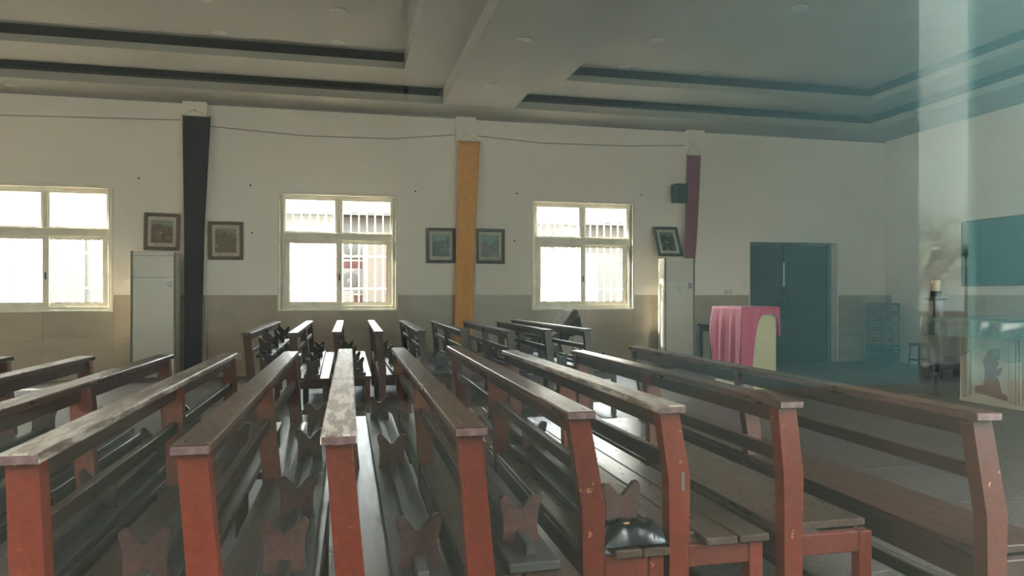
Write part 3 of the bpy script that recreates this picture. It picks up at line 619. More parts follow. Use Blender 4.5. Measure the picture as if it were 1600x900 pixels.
kneeler((0.515, 1.89), 2.4, [0.17, 0.95, 1.6, 2.2], 'kneeler with a split foot, its plank end jutting towards the camera', rz=-0.01)
kneeler((0.85, 2.03), 2.3, [0.08, 1.2, 2.1], 'kneeler with a broad purplish foot behind the black bag', rz=-0.02, end='raw', hl=0.14)
# far block
kneeler((-0.64, 6.86), 2.7, [0.05, 0.85, 1.7, 2.55], 'lower kneeler of the heap on the leftmost far pew', leg='kneel_leg_dark', hl=0.15, rz=-0.014)
kneeler((-0.65, 6.84), 2.7, [0.12, 0.95, 1.75, 2.5], 'upper kneeler heaped on the leftmost far pew, feet above the rail', leg='kneel_leg_dark', z=0.4535 + 0.184, hl=0.15)
kneeler((-0.235, 6.80), 2.9, [0.1, 0.8, 1.9, 2.75], 'kneeler lined up on the pale seat second from left in the far block', leg='kneel_leg_dark', rz=0.0)
kneeler((0.175, 6.90), 2.8, [0.1, 0.8, 1.7, 2.65], 'kneeler on the far pew seat below the middle window', leg='kneel_leg_dark', rz=0.02)
kneeler((0.56, 6.9), 2.8, [0.1, 0.8, 1.7, 2.65], 'kneeler on the fourth far pew seat', leg='kneel_leg_dark')
kneeler((0.96, 6.9), 2.8, [0.1, 0.8, 1.7, 2.65], 'kneeler on the fifth far pew seat', leg='kneel_leg_dark')
kneeler((1.36, 6.95), 2.5, [0.1, 0.8, 1.6, 2.35], 'kneeler on the far pew seat before the orange banner', leg='kneel_leg_dark')
kneeler((1.76, 6.7), 2.5, [0.1, 0.8, 1.6, 2.35], 'kneeler on the seventh far pew seat', leg='kneel_leg_dark')
kneeler((2.17, 6.85), 2.2, [0.1, 0.8, 1.4, 2.05], 'kneeler on the far pew seat right of the orange banner', leg='kneel_leg_dark')
kneeler((2.58, 6.9), 2.7, [0.1, 0.8, 1.6, 2.5], 'kneeler on the rightmost far pew seat', leg='kneel_leg_dark')

# black bag draped over the plank end
bg_ = MB(); R_, C_ = 12, 14; grid = []
for i in range(R_):
    row = []
    for j in range(C_):
        u, v = i / (R_ - 1) * 2 - 1, j / (C_ - 1) * 2 - 1
        e = ((1 - abs(u) ** 5) * (1 - abs(v) ** 5)) ** 0.5
        z = 0.046 * e + 0.009 * math.sin(7 * u + 4 * v) * e + 0.007 * math.sin(13 * v - 3 * u) * e
        rr = 1 + 0.07 * math.sin(5 * math.atan2(v, u))
        row.append((v * 0.10 * rr, u * 0.062 * rr, z + 0.006))
    grid.append(row)
bg_.sheet(grid, 0.004, (0, 0, -1))
o = bg_.build('plastic_bag', 'bag', smooth=True, loc=(0.868, 2.072, 0.479 + 0.0))
tag(o, 'crumpled shiny black plastic bag lying on a kneeler end', 'bag')
o.location = (0.862, 2.058, 0.458)

# ================================================================== THINGS ALONG THE FAR WALL
# floor-standing air conditioners
def ac_unit(x0, x1, y0, y1, label, badge, rz=0.0):
    t = thing('air_conditioner', label, 'air conditioner', ((x0 + x1) / 2, (y0 + y1) / 2, 0), rz, 'floor standing air conditioners')
    w, dp, H = (x1 - x0) / 2, (y1 - y0) / 2, 1.80
    Bx('base', 'ac_dark', t, -w + 0.01, w - 0.01, -dp + 0.01, dp, 0, 0.05, b=0.004)
    Bx('body', 'ac_side', t, -w, w, -dp + 0.02, dp, 0.05, H, b=0.008)
    Bx('lower_panel', 'ac_white', t, -w + 0.03, w - 0.03, -dp, -dp + 0.02, 0.055, 1.44, b=0.004)
    Bx('upper_panel', 'ac_white', t, -w + 0.03, w - 0.03, -dp, -dp + 0.02, 1.448, 1.745, b=0.004)
    Bx('top_strip', 'ac_white', t, -w + 0.03, w - 0.03, -dp, -dp + 0.02, 1.753, H, b=0.004)
    for s in (-1, 1): Bx('side_trim', 'ac_trim', t, s * w, s * (w - 0.028), -dp - 0.002, -dp + 0.03, 0.05, H + (0.01 if s < 0 else 0), b=0.003)
    b = Bx('display', 'silver', t, w - 0.125, w - 0.045, -dp - 0.003, -dp, 1.30, 1.40, b=0.001)
    for k in range(3): Bx('display_line', 'ink', b, w - 0.115, w - 0.055, -dp - 0.0045, -dp - 0.003, 1.32 + k * 0.025, 1.33 + k * 0.025)
    if badge:
        Bx('logo_badge', 'silver', t, -0.05, 0.02, -dp - 0.003, -dp, 1.24, 1.34, b=0.001)
        Bx('logo_dot', 'silver', t, -0.01, 0.025, -dp - 0.003, -dp, 1.44, 1.455)
    else:
        Bx('side_handle', 'paper', t, w, w + 0.012, -dp + 0.05, -dp + 0.08, 1.30, 1.46, b=0.003)
    return t
ac_unit(-2.80, -2.215, 10.98, 11.28, 'tall white floor-standing air conditioner left of the navy banner', False)
ac_unit(5.16, 5.70, 10.94, 11.185, 'white floor-standing air conditioner with a picture on top, by the crimson banner', True)

# banners hanging on the pilasters
def banner(y, left, right, m, label, group='cloth banners on the pilasters', string_top=None):
    zt, zb = left[-1][0], left[0][0]
    xm = (left[-1][1] + right[-1][1]) / 2
    t = thing('banner', label, 'banner', (xm, y, zb), 0, group)
    R, C = 40, 12; grid = []
    for i in range(R):
        z = lerp(zt, zb, i / (R - 1)); a, b = interp(left, z), interp(right, z); row = []
        for j in range(C):
            u = j / (C - 1); s = i / (R - 1)
            row.append((lerp(a, b, u) - xm, 0.012 * math.sin(u * 5 + s * 3) * s + 0.008 * math.sin(u * 11 + 1) * s, z - zb))
        grid.append(row)
    mb = MB(); mb.sheet(grid, 0.003, (0, 1, 0)); mb.build('cloth', m, t, smooth=True)
    mb = MB(); mb.tube([(left[-1][1] - xm - 0.015, 0, zt - zb), (right[-1][1] - xm + 0.015, 0, zt - zb)], 0.008, 8); mb.build('rod', 'string', t)
    if string_top:
        mb = MB(); sx, sz = string_top
        mb.tube([(left[-1][1] - xm, 0, zt - zb), (sx - xm, 0.01, sz - zb), (right[-1][1] - xm, 0, zt - zb)], 0.004, 5); mb.build('cord', 'string', t)
        Bx('hook', 'steel', t, sx - xm - 0.006, sx - xm + 0.006, 0.0, PY - y, sz - zb - 0.006, sz - zb + 0.006)
    return t
banner(11.20, [(0.10, -2.16), (1.0, -2.15), (2.2, -2.155), (3.77, -2.175)], [(0.10, -1.92), (1.0, -1.905), (2.2, -1.875), (3.77, -1.795)], 'navy',
       'long navy black cloth banner hanging beside the left air conditioner', string_top=(-2.02, 3.86))
banner(11.20, [(0.35, 1.735), (0.8, 1.755), (2.4, 1.785), (3.60, 1.815)], [(0.35, 2.02), (0.8, 2.045), (2.4, 2.095), (3.60, 2.15)], 'orange',
       'orange cloth banner hanging on the middle pilaster between two pictures', string_top=(1.95, 3.72))
banner(11.23, [(0.70, 5.66), (1.3, 5.665), (2.1, 5.675), (3.56, 5.70)], [(0.70, 5.765), (1.0, 5.79), (2.1, 5.885), (3.56, 5.965)], 'crimson',
       'crimson cloth banner tapering down behind the right air conditioner', string_top=(5.80, 3.76))

# framed pictures
def picture(xc, zc, w, h, frame, pm, label, y=YW - 0.002, roll=0.0, lean=0.0, group='framed pictures on the wall'):
    t = thing('framed_picture', label, 'picture', (xc, y, zc), 0, group)
    t.rotation_euler = (lean, roll, 0)
    fw = 0.05; a, b = -w / 2, w / 2; c, e = -h / 2, h / 2
    for n, (x0, x1, z0, z1) in (('frame_side', (a, a + fw, c, e)), ('frame_side', (b - fw, b, c, e)), ('frame_rail', (a + fw, b - fw, c, c + fw)), ('frame_rail', (a + fw, b - fw, e - fw, e))):
        Bx(n, frame, t, x0, x1, -0.03, -0.002, z0, z1, b=0.006)
    Bx('mount', 'mat_board', t, a + fw, b - fw, -0.012, -0.004, c + fw, e - fw)
    Bx('print', pm, t, a + fw + 0.045, b - fw - 0.045, -0.0135, -0.012, c + fw + 0.055, e - fw - 0.05)
    for k in range(9):
        xx = a + fw + 0.09 + k * (w - 2 * fw - 0.18) / 8.0
        Bx('caption_mark', 'ink', t, xx - 0.006, xx + random.uniform(0.003, 0.010), -0.0127, -0.012, c + fw + 0.018, c + fw + 0.030)
    for s in (-1, 1): Bx('caption_mark', 'ink', t, s * 0.035 - 0.006, s * 0.035 + 0.006, -0.0127, -0.012, e - fw - 0.03, e - fw - 0.018)
    return t
pr = [print_mat('print_a', (0.233, 0.261, 0.174), (0.090, 0.065, 0.041), (0.377, 0.331, 0.217), (0.152, 0.104, 0.058), 1.3),
      print_mat('print_b', (0.297, 0.278, 0.189), (0.135, 0.100, 0.062), (0.377, 0.313, 0.210), (0.233, 0.113, 0.065), 4.1),
      print_mat('print_c', (0.180, 0.244, 0.189), (0.054, 0.065, 0.043), (0.342, 0.331, 0.246), (0.081, 0.096, 0.054), 7.7),
      print_mat('print_d', (0.144, 0.235, 0.181), (0.081, 0.070, 0.051), (0.297, 0.270, 0.196), (0.117, 0.096, 0.065), 11.2),
      print_mat('print_e', (0.126, 0.148, 0.116), (0.045, 0.048, 0.036), (0.270, 0.252, 0.181), (0.072, 0.070, 0.051), 15.9)]
picture(-2.474, 2.111, 0.48, 0.534, 'frame_gilt', pr[0], 'carved brown framed picture hanging just above the left air conditioner', roll=0.02)
picture(-1.613, 1.997, 0.484, 0.562, 'frame_gilt', pr[1], 'carved brown framed picture on the right of the navy banner')
picture(1.556, 1.977, 0.46, 0.552, 'frame_dark', pr[2], 'dark framed picture with a green print, left of the orange banner')
picture(2.345, 1.977, 0.477, 0.557, 'frame_dark', pr[3], 'dark framed picture with a blue sky print, right of the orange banner')
picture(5.33, 2.085, 0.44, 0.55, 'frame_dark', pr[4], 'dark framed picture leaning on top of the right air conditioner', y=11.19, lean=-0.42, roll=-0.0)

# loudspeaker
t = thing('wall_speaker', 'small black loudspeaker fixed to the wall by the crimson banner', 'speaker', (5.555, 11.2, 2.745))
Bx('cabinet', 'black', t, -0.115, 0.115, -0.09, 0.09, 0, 0.31, b=0.012); Bx('grille', 'mesh_black', t, -0.10, 0.10, -0.098, -0.09, 0.015, 0.295, b=0.004)
Bx('bracket', 'black', t, -0.03, 0.03, 0.09, 0.158, 0.12, 0.18); Bx('bracket_foot', 'black', t, -0.05, 0.05, 0.148, 0.158, 0.08, 0.22)
# cable runs under the ceiling
for pts, lab in (([(-6.5, 11.33, 3.66), (-4.5, 11.33, 3.67), (-2.215, 11.33, 3.73)], 'thin cable along the wall top left of the navy banner'),
                 ([(-1.845, 11.33, 3.66), (-0.5, 11.33, 3.59), (0.8, 11.33, 3.61), (1.765, 11.33, 3.72)], 'thin sagging cable between the navy and orange banners'),
                 ([(2.135, 11.33, 3.72), (3.2, 11.33, 3.66), (4.6, 11.33, 3.68), (5.715, 11.33, 3.74)], 'thin cable between the orange and crimson banners')):
    mb = MB(); q = []
    for a, b in zip(pts, pts[1:]):
        for k in range(6): q.append(tuple(lerp(a[i], b[i], k / 6) for i in range(3)))
    q.append(pts[-1]); mb.tube(q, 0.007, 6); tag(mb.build('cable', 'cable'), lab, 'cable', 'cables under the ceiling')
# nails left in the plaster
for (x, z, where) in ((-2.78, 2.87, 'above the left window edge beside the left air conditioner'), (-1.27, 2.82, 'high up right of the navy banner'), (1.16, 2.81, 'high up right of the middle window'), (2.78, 2.83, 'above the left corner of the right window'), (4.93, 2.88, 'above the right corner of the right window'), (-1.25, 2.12, 'at picture height right of the navy banner'), (2.74, 2.07, 'just right of the blue sky picture')):
    mb = MB(); mb.lathe([(0.006, 0), (0.006, 0.02), (0.014, 0.021), (0.014, 0.026)], 8, axis='y'); o = mb.build('nail', 'iron', loc=(x, YW, z))
    tag(o, 'small dark nail in the plaster ' + where, 'nail', 'nails in the far wall')
# sockets
t = thing('wall_socket', 'white double socket low on the wall right of the navy banner', 'socket', (-1.49, YW - 0.012, 0.29))
Bx('plate', 'socket', t, -0.09, 0.09, -0.012, 0, -0.045, 0.045, b=0.004); Bx('plug', 'socket', t, -0.03, 0.03, -0.05, -0.012, -0.03, 0.03, b=0.006)
mb = MB(); mb.tube([(-1.49, 11.30, 0.28), (-1.55, 11.27, 0.15), (-1.66, 11.24, 0.06), (-1.8, 11.22, 0.05), (-1.9, 11.24, 0.12)], 0.016, 8)
tag(mb.build('power_cord', 'socket'), 'white power cord looping down from the low wall socket', 'cord')
t = thing('light_switch', 'small white switch plate on the wall left of the green door', 'switch', (6.55, YW - 0.012, 1.25))
Bx('plate', 'socket', t, -0.07, 0.07, -0.012, 0.012, -0.035, 0.035, b=0.004); Bx('rocker', 'paper', t, -0.03, 0.03, -0.018, -0.012, -0.02, 0.02, b=0.002)

# recessed downlights
def downlight(x, y, z, lab):
    t = thing('downlight', lab, 'light', (x, y, z), 0, 'recessed ceiling downlights')
    mb = MB(); prof = [(0.055, 0.0), (0.085, 0.0), (0.088, -0.006), (0.080, -0.012), (0.058, -0.010)]
    n = 24; vs = []; fs = []
    for r_, h_ in prof:
        for i in range(n): vs.append((r_ * math.cos(2 * PI * i / n), r_ * math.sin(2 * PI * i / n), h_))
    K = len(prof)
    for k in range(K):
        for i in range(n): fs.append((k * n + i, k * n + (i + 1) % n, ((k + 1) % K) * n + (i + 1) % n, ((k + 1) % K) * n + i))
    mb.add(vs, fs); mb.build('ring', 'lamp_ring', t, smooth=True)
    mb = MB(); mb.lathe([(0.056, 0.0), (0.056, -0.004), (0.03, -0.006)], 20); mb.build('lens', 'lamp_lens', t)
for x, y, z, lab in ((-2.83, 9.5, Z3, 'downlight in the left ceiling tray near the lip, left of three'), (-1.42, 9.5, Z3, 'downlight in the left ceiling tray near the lip, middle of three'), (0.0, 9.5, Z3, 'downlight in the left ceiling tray near the lip, nearest the beam'),
                     (-1.42, 8.45, Z3, 'downlight in the left ceiling tray cut by the top of the picture'), (0.0, 8.45, Z3, 'downlight in the left ceiling tray, second row nearest the beam'),
                     (1.98, 7.72, ZC, 'downlight in the ceiling beam, the larger nearer one'), (1.98, 9.44, ZC, 'downlight in the ceiling beam, the smaller one by the wall'),
                     (3.92, 9.6, Z3, 'downlight in the right ceiling tray near the lip'), (3.90, 8.5, Z3, 'downlight in the right ceiling tray, second row'), (5.2, 9.6, Z3, 'faint downlight in the right ceiling tray, farther right along the lip'), (5.03, 7.18, Z3, 'faint downlight in the right ceiling tray near the top edge'),
                     (-4.25, 10.95, ZC, 'downlight in the ceiling border above the left window')):
    downlight(x, y, z, lab)

# ================================================================== LECTERN with pink cloth
t = thing('lectern', 'cream painted lectern box under a pink cloth', 'lectern', (5.20, 8.60, 0))
Bx('body', 'cream', t, -0.23, 0.23, -0.36, 0.36, 0.07, 1.03, b=0.006)
Bx('plinth', 'cream', t, -0.235, 0.235, -0.365, 0.365, 0.0, 0.062, b=0.004); Bx('joint', 'altar_line', t, -0.225, 0.225, -0.355, 0.355, 0.062, 0.07)
Bx('top', 'cream', t, -0.235, 0.235, -0.365, 0.365, 1.03, 1.042, b=0.003)
mb = MB()
X0, X1, Y0, Y1, ZT = 4.965, 5.435, 8.235, 8.965, 1.044
R, C = 26, 16
# top sheet
mb.sheet([[(lerp(X0 - 0.012, X1 + 0.012, j / 15), lerp(Y0 - 0.012, Y1 + 0.012, i / 15), ZT + 0.004 + 0.003 * math.sin(j * 1.1) * math.sin(i * 0.7)) for j in range(16)] for i in range(16)], 0.003, (0, 0, 1))
# drop on the side facing the pews
def fold(u, s, a=0.012): return a * s * (math.sin(u * 21) + 0.7 * math.sin(u * 37 + 1.3) + 0.5 * math.sin(u * 9))
grid = []
for i in range(R):
    s = i / (R - 1); row = []
    for j in range(25):
        u = j / 24; hem = 0.13 + 0.03 * math.sin(u * 6)
        z = lerp(ZT + 0.004, hem, s); bulge = 0.05 * math.exp(-((u - 0.0) / 0.16) ** 2) * math.exp(-((s - 0.35) / 0.25) ** 2)
        y = lerp(Y1 + 0.015 + bulge * 1.2 - 0.06 * s * (1 if u < 0.08 else 0), Y0 - 0.018, u)
        row.append((X0 - 0.016 - 0.03 * min(1, s * 6) * 0.5 - fold(u, min(1, s * 3)) - 0.02 * s, y, z))
    grid.append(row)
mb.sheet(grid, 0.003, (-1, 0, 0))
# wrap on the side facing the camera: full length near the corner, then sweeping up along the top and down at the far corner
hemp = [(0.0, 0.12), (0.28, 0.13), (0.33, 0.40), (0.38, 0.68), (0.44, 0.86), (0.55, 0.945), (0.75, 0.955), (0.88, 0.95), (0.94, 0.88), (1.0, 0.68)]
grid = []
for i in range(R):
    s = i / (R - 1); row = []
    for j in range(41):
        u = j / 40; z = lerp(ZT + 0.004, interp(hemp, u), s)
        row.append((lerp(X0 - 0.05 - 0.02 * s, X1 + 0.022, u), Y0 - 0.022 - 0.010 * min(1, s * 3) - fold(u * 0.8, min(1, s * 3), 0.006), z))
    grid.append(row)
mb.sheet(grid, 0.003, (0, -1, 0))
grid = []
for i in range(R):
    s = i / (R - 1); row = []
    for j in range(13):
        u = j / 12; z = lerp(ZT + 0.004, 0.68 + 0.1 * u, s)
        row.append((X1 + 0.02 + fold(u, s, 0.006) + 0.015 * s, lerp(Y0 - 0.02, Y1 + 0.01, u), z))
    grid.append(row)
mb.sheet(grid, 0.003, (1, 0, 0))
tag(mb.build('lectern_cloth', 'pink', smooth=True), 'bright pink cloth draped over the cream lectern', 'cloth')
# dark little table behind
t = thing('side_table', 'small dark side table against the wall behind the pink lectern', 'table', (6.22, 11.05, 0))
Bx('tabletop', 'dark_wood', t, -0.30, 0.30, -0.22, 0.22, 0.68, 0.71, b=0.004)
for sx in (-1, 1):
    for sy in (-1, 1): Bx('leg', 'dark_wood', t, sx * 0.27, sx * 0.23, sy * 0.19, sy * 0.15, 0, 0.68, b=0.003)
    Bx('apron', 'dark_wood', t, sx * 0.26, sx * 0.245, -0.15, 0.15, 0.60, 0.68)
for sy in (-1, 1): Bx('apron', 'dark_wood', t, -0.23, 0.23, sy * 0.18, sy * 0.165, 0.60, 0.68)

# ================================================================== CRATES in the corner
names = ['bottom blue plastic crate of the stack in the corner', 'upper blue plastic crate of the stack in the corner', 'grey crate resting on the blue ones in the corner stack', 'grey crate in the middle of the corner stack', 'grey crate second from the top of the corner stack', 'topmost grey crate of the corner stack']
for k, lab in enumerate(names):
    m = 'crate_blue' if k < 2 else 'crate_grey'; H = 0.176; ox, oy = random.uniform(-0.006, 0.006), random.uniform(-0.006, 0.006)
    t = thing('crate', lab, 'crate', (9.125 + ox, 10.72 + oy, k * 0.178), 0, 'plastic crates stacked in the corner')
    w, dp = 0.155, 0.23
    Bx('bottom', m, t, -w + 0.012, w - 0.012, -dp + 0.012, dp - 0.012, 0, 0.012)
    for sx in (-1, 1):
        for sy in (-1, 1): Bx('corner_post', m, t, sx * w, sx * (w - 0.03), sy * dp, sy * (dp - 0.03), 0, H - 0.025, b=0.004)
    for z0, z1 in ((0.012, 0.052), (0.064, 0.102), (0.114, 0.151)):
        for s in (-1, 1):
            Bx('slat', m, t, -w + 0.03, w - 0.03, s * (dp - 0.003), s * (dp - 0.012), z0, z1)
            Bx('slat', m, t, s * (w - 0.003), s * (w - 0.012), -dp + 0.03, dp - 0.03, z0, z1)
    for s in (-1, 1):
        Bx('rim', m, t, -w, w, s * dp, s * (dp - 0.016), H - 0.025, H, b=0.003); Bx('rim', m, t, s * w, s * (w - 0.016), -dp + 0.016, dp - 0.016, H - 0.025, H, b=0.003)
# stools
def stool(x, y, w, h, lab, m='dark_wood'):
    t = thing('stool', lab, 'stool', (x, y, 0), 0.2); k = w / 2
    Bx('seat', m, t, -k, k, -k * 0.8, k * 0.8, h - 0.03, h, b=0.005)
    for sx in (-1, 1):
        for sy in (-1, 1):
            mb = MB(); a = 0.82; mb.tube([(sx * k * 0.98, sy * k * 0.78, 0), (sx * k * a, sy * k * 0.6, h - 0.03)], 0.017, 6); mb.build('leg', m, t)
        Bx('rung', m, t, sx * k * 0.9 - 0.01, sx * k * 0.9 + 0.01, -k * 0.6, k * 0.6, h * 0.35, h * 0.35 + 0.025)
stool(9.10, 9.88, 0.25, 0.42, 'small dark wooden stool by the altar wall right of the crates')
t = thing('low_bench', 'low dark padded bench on the floor behind the altar end', 'bench', (8.55, 8.75, 0), 0.1)
Bx('pad', 'dark_cloth', t, -0.32, 0.32, -0.16, 0.16, 0.15, 0.22, b=0.02)
for sx in (-1, 1): Bx('leg', 'dark_wood', t, sx * 0.29, sx * 0.25, -0.13, 0.13, 0, 0.15, b=0.003)

# ================================================================== ALTAR
AX, AY0, AY1 = 6.88, 4.2, 6.87
t = thing('altar_table', 'cream altar table with brown praying figure on its front panel', 'altar', (AX, AY0, 0))
LY = AY1 - AY0
Bx('body', 'altar', t, 0.03, 0.75, 0.0, LY, 0.05, 0.86, b=0.004); Bx('plinth', 'altar', t, 0.0, 0.78, -0.01, LY + 0.01, 0, 0.05, b=0.005)
Bx('top', 'altar', t, -0.14, 1.0, -0.2, LY + 0.36, 0.88, 0.925, b=0.006); Bx('top_rail', 'altar', t, 0.0, 0.80, 0, LY + 0.05, 0.83, 0.88, b=0.004)
for e in (LY, LY - 0.665, LY - 1.33, LY - 1.995):
    for k in range(3): Bx('moulding', 'altar', t, -0.012, 0.03, e - 0.008 - k * 0.038, e - 0.032 - k * 0.038, 0.05, 0.83, b=0.006)
    for k in range(2): Bx('groove', 'altar_line', t, 0.022, 0.031, e - 0.034 - k * 0.038, e - 0.044 - k * 0.038, 0.05, 0.83)
for e in (LY - 0.125, LY - 0.79, LY - 1.455):
    Bx('panel', 'altar', t, 0.022, 0.03, e, e - 0.475, 0.07, 0.82, b=0.003)
    Bx('panel_line', 'altar_line', t, 0.012, 0.031, e, e - 0.010, 0.07, 0.82); Bx('panel_ledge', 'altar', t, 0.0, 0.03, e, e - 0.5, 0.05, 0.075, b=0.003)
fig = [(470, 495), (488, 494), (505, 502), (502, 525), (500, 552), (488, 562), (492, 572), (497, 582), (492, 592), (484, 600), (486, 614), (496, 612), (502, 602), (513, 600), (515, 610), (508, 630), (498, 645), (486, 653), (478, 655), (492, 662), (500, 690), (508, 722), (512, 742), (532, 752), (545, 762), (545, 783), (505, 780), (430, 768), (362, 762), (358, 745), (362, 725), (382, 716), (408, 714), (414, 690), (418, 655), (420, 612), (411, 598), (408, 570), (414, 552), (426, 532), (436, 508), (450, 498)]
# outline in panel units: y runs along the front (away from the left end), z up
pts = [(LY - (0.14 + (u - 340) / 205.0 * 0.445), 0.075 + (783 - v) / 288.0 * 0.545) for u, v in fig]
mb = MB(); mb.prism(pts, 'x', 0.015, 0.0225); o = mb.build('praying_figure', 'silhouette', t); o['label'] = 'brown relief of a kneeling praying woman'
# green cloth: top and short drop on three sides
mb = MB(); gx0, gx1, gy0, gy1, gz = AX - 0.146, AX + 1.006, AY0 - 0.206, AY1 + 0.366, 0.93
mb.sheet([[(lerp(gx0, gx1, j / 6), lerp(gy0, gy1, i / 20), gz) for j in range(7)] for i in range(21)], 0.003, (0, 0, 1))
def drop(pts_fn, n, z0, hem, amp, nrm, rows=12, inset=0.0):
    grid = []
    for i in range(rows):
        s = i / (rows - 1); row = []
        for j in range(n + 1):
            u = j / n; p = pts_fn(u); z = lerp(z0, hem(u), s); a = amp * s * (math.sin(u * 60) + 0.6 * math.sin(u * 97 + 2) + 0.6 * math.sin(u * 23 + 1))
            row.append((p[0] + nrm[0] * (a + inset * min(1, s * 4)), p[1] + nrm[1] * (a + inset * min(1, s * 4)), z))
        grid.append(row)
    return grid
mb.sheet(drop(lambda u: (gx0 - 0.002, lerp(gy1, gy0, u)), 80, gz + 0.003, lambda u: 0.735 + 0.006 * math.sin(u * 40), 0.004, (-1, 0)), 0.003, (-1, 0, 0))
mb.sheet(drop(lambda u: (lerp(gx1, gx0, u), gy1 + 0.002), 40, gz + 0.003, lambda u: 0.735 + 0.006 * math.sin(u * 30), 0.004, (0, 1)), 0.003, (0, 1, 0))
tag(mb.build('altar_cloth', 'green_cloth', smooth=True), 'green cloth over the altar top under clear plastic', 'tablecloth')
# clear plastic cover, crumpled, hanging lower
mb = MB(); px0, px1, py0, py1, pz = gx0 - 0.022, gx1 + 0.02, gy0 - 0.01, gy1 + 0.022, 0.939
mb.sheet([[(lerp(px0, px1, j / 14), lerp(py0, py1, i / 40), pz + 0.004 + 0.004 * math.sin(j * 1.9 + i * 0.6) * math.sin(i * 0.9)) for j in range(15)] for i in range(41)], 0.0015, (0, 0, 1))
mb.sheet(drop(lambda u: (px0, lerp(py1, py0, u)), 120, pz + 0.004, lambda u: 0.60 - 0.07 * abs(math.sin(u * 13)) + 0.03 * math.sin(u * 31), 0.011, (-1, 0), 14, 0.006), 0.0015, (-1, 0, 0))
mb.sheet(drop(lambda u: (lerp(px1, px0, u), py1), 60, pz + 0.004, lambda u: 0.42 - 0.09 * u + 0.03 * math.sin(u * 17), 0.014, (0, 1), 16, 0.01), 0.0015, (0, 1, 0))
tag(mb.build('plastic_sheet', 'plastic', smooth=True), 'crumpled clear plastic sheet covering the altar and hanging down its end', 'plastic cover')
# candlestick
t = thing('candlestick', 'tall black floor candlestick with a thick candle beside the altar end', 'candlestick', (7.06, 7.40, 0))
mb = MB(); mb.lathe([(0.09, 0), (0.095, 0.012), (0.09, 0.03), (0.055, 0.05), (0.05, 0.10), (0.045, 0.22), (0.035, 0.26)], 20); mb.build('base', 'iron', t, True)
mb = MB(); mb.lathe([(0.030, 0.25), (0.030, 0.6), (0.036, 0.62), (0.030, 0.64), (0.030, 1.11), (0.038, 1.13)], 16); mb.build('pole', 'iron', t, True)
mb = MB(); mb.lathe([(0.04, 1.13), (0.11, 1.145), (0.135, 1.165), (0.13, 1.17), (0.10, 1.16), (0.05, 1.155)], 24); mb.build('drip_dish', 'iron', t, True)
mb = MB(); mb.lathe([(0.055, 1.155), (0.062, 1.165), (0.062, 1.24), (0.056, 1.245)], 20); mb.build('socket', 'iron', t, True)
mb = MB(); mb.lathe([(0.047, 1.243), (0.047, 1.37), (0.044, 1.376), (0.02, 1.37)], 20); c = mb.build('candle', 'wax', t, True); c['label'] = 'thick cream candle'
mb = MB(); mb.tube([(0, 0, 1.37), (0.002, 0, 1.39)], 0.003, 6); mb.build('wick', 'iron', c)
# screen on the altar wall
t = thing('wall_screen', 'large dark teal screen mounted on the altar wall above the dado', 'screen', (XR, 9.62, 1.34))
Bx('panel', 'black', t, -0.06, -0.002, -3.2, 0, 0, 1.03, b=0.006); Bx('display', 'screen', t, -0.062, -0.06, -3.18, -0.02, 0.03, 1.01)
for a, b, z0, z1 in ((-3.2, 0, 0, 0.025), (-3.2, 0, 1.01, 1.03), (-0.018, 0, 0.025, 1.01)): Bx('bezel', 'black', t, -0.066, -0.06, a, b, z0, z1, b=0.002)

# ================================================================== CHAIR under a brown dust sheet
t = thing('reclining_chair', 'dark chair hidden under a brown cloth beneath the right window', 'chair', (2.98, 10.11, 0))
Bx('seat', 'dark_cloth', t, -0.30, 0.12, -0.22, 0.22, 0.52, 0.58, b=0.015)
mb = MB(); mb.prism([(0.06, 0.54), (0.14, 0.54), (0.33, 0.93), (0.28, 0.95)], 'y', -0.22, 0.22); mb.build('backrest', 'dark_cloth', t)
for sy in (-0.19, 0.19):
    for xa, xb in ((-0.30, -0.20), (0.20, 0.08)):
        mb = MB(); mb.tube([(xa, sy, 0), (xb, sy, 0.53)], 0.016, 8); mb.build('leg', 'iron', t)
    mb = MB(); mb.tube([(-0.24, sy, 0.32), (0.13, sy, 0.32)], 0.010, 6); mb.build('rung', 'iron', t)
mb = MB(); C_ = 20
prof = [(-0.37, 0.44), (-0.365, 0.55), (-0.33, 0.605), (-0.20, 0.60), (-0.06, 0.605), (0.02, 0.66), (0.10, 0.75), (0.19, 0.86), (0.265, 0.965), (0.30, 0.985), (0.34, 0.965), (0.375, 0.88), (0.40, 0.80), (0.415, 0.74)]
grid = []
for i, (x, z) in enumerate(prof):
    row = []
    for j in range(C_):
        v = j / (C_ - 1) * 2 - 1; ay = 0.235; e = abs(v)
        sag = 0.0 if e < 0.72 else (e - 0.72) / 0.28
        y = math.copysign(min(e / 0.72, 1) * ay + sag * 0.02, v)
        zz = z - sag * (0.14 + 0.05 * math.sin(i * 1.1) + (0.06 if i > 6 else 0)) + 0.008 * math.sin(j * 1.7 + i)
        row.append((x + 0.02 * math.sin(j * 0.9 + i * 0.8) * sag - (0.02 * (1 - e) if i == 0 else 0), y, zz))
    grid.append(row)
mb.sheet(grid, 0.005, (0, 0, 1))
o = mb.build('dust_sheet', 'brown_cloth', smooth=True, loc=(2.98, 10.11, 0)); tag(o, 'brown cloth with a peak thrown over the chair under the right window', 'cloth')
mb = MB(); grid = [[(lerp(0.06, 0.36, u / 8), -0.275 - 0.012 * math.sin(u * 1.6), lerp(0.66 + 0.03 * u, 0.47 + 0.06 * abs(math.sin(u * 1.1)) + 0.022 * u, s / 6)) for u in range(9)] for s in range(7)]
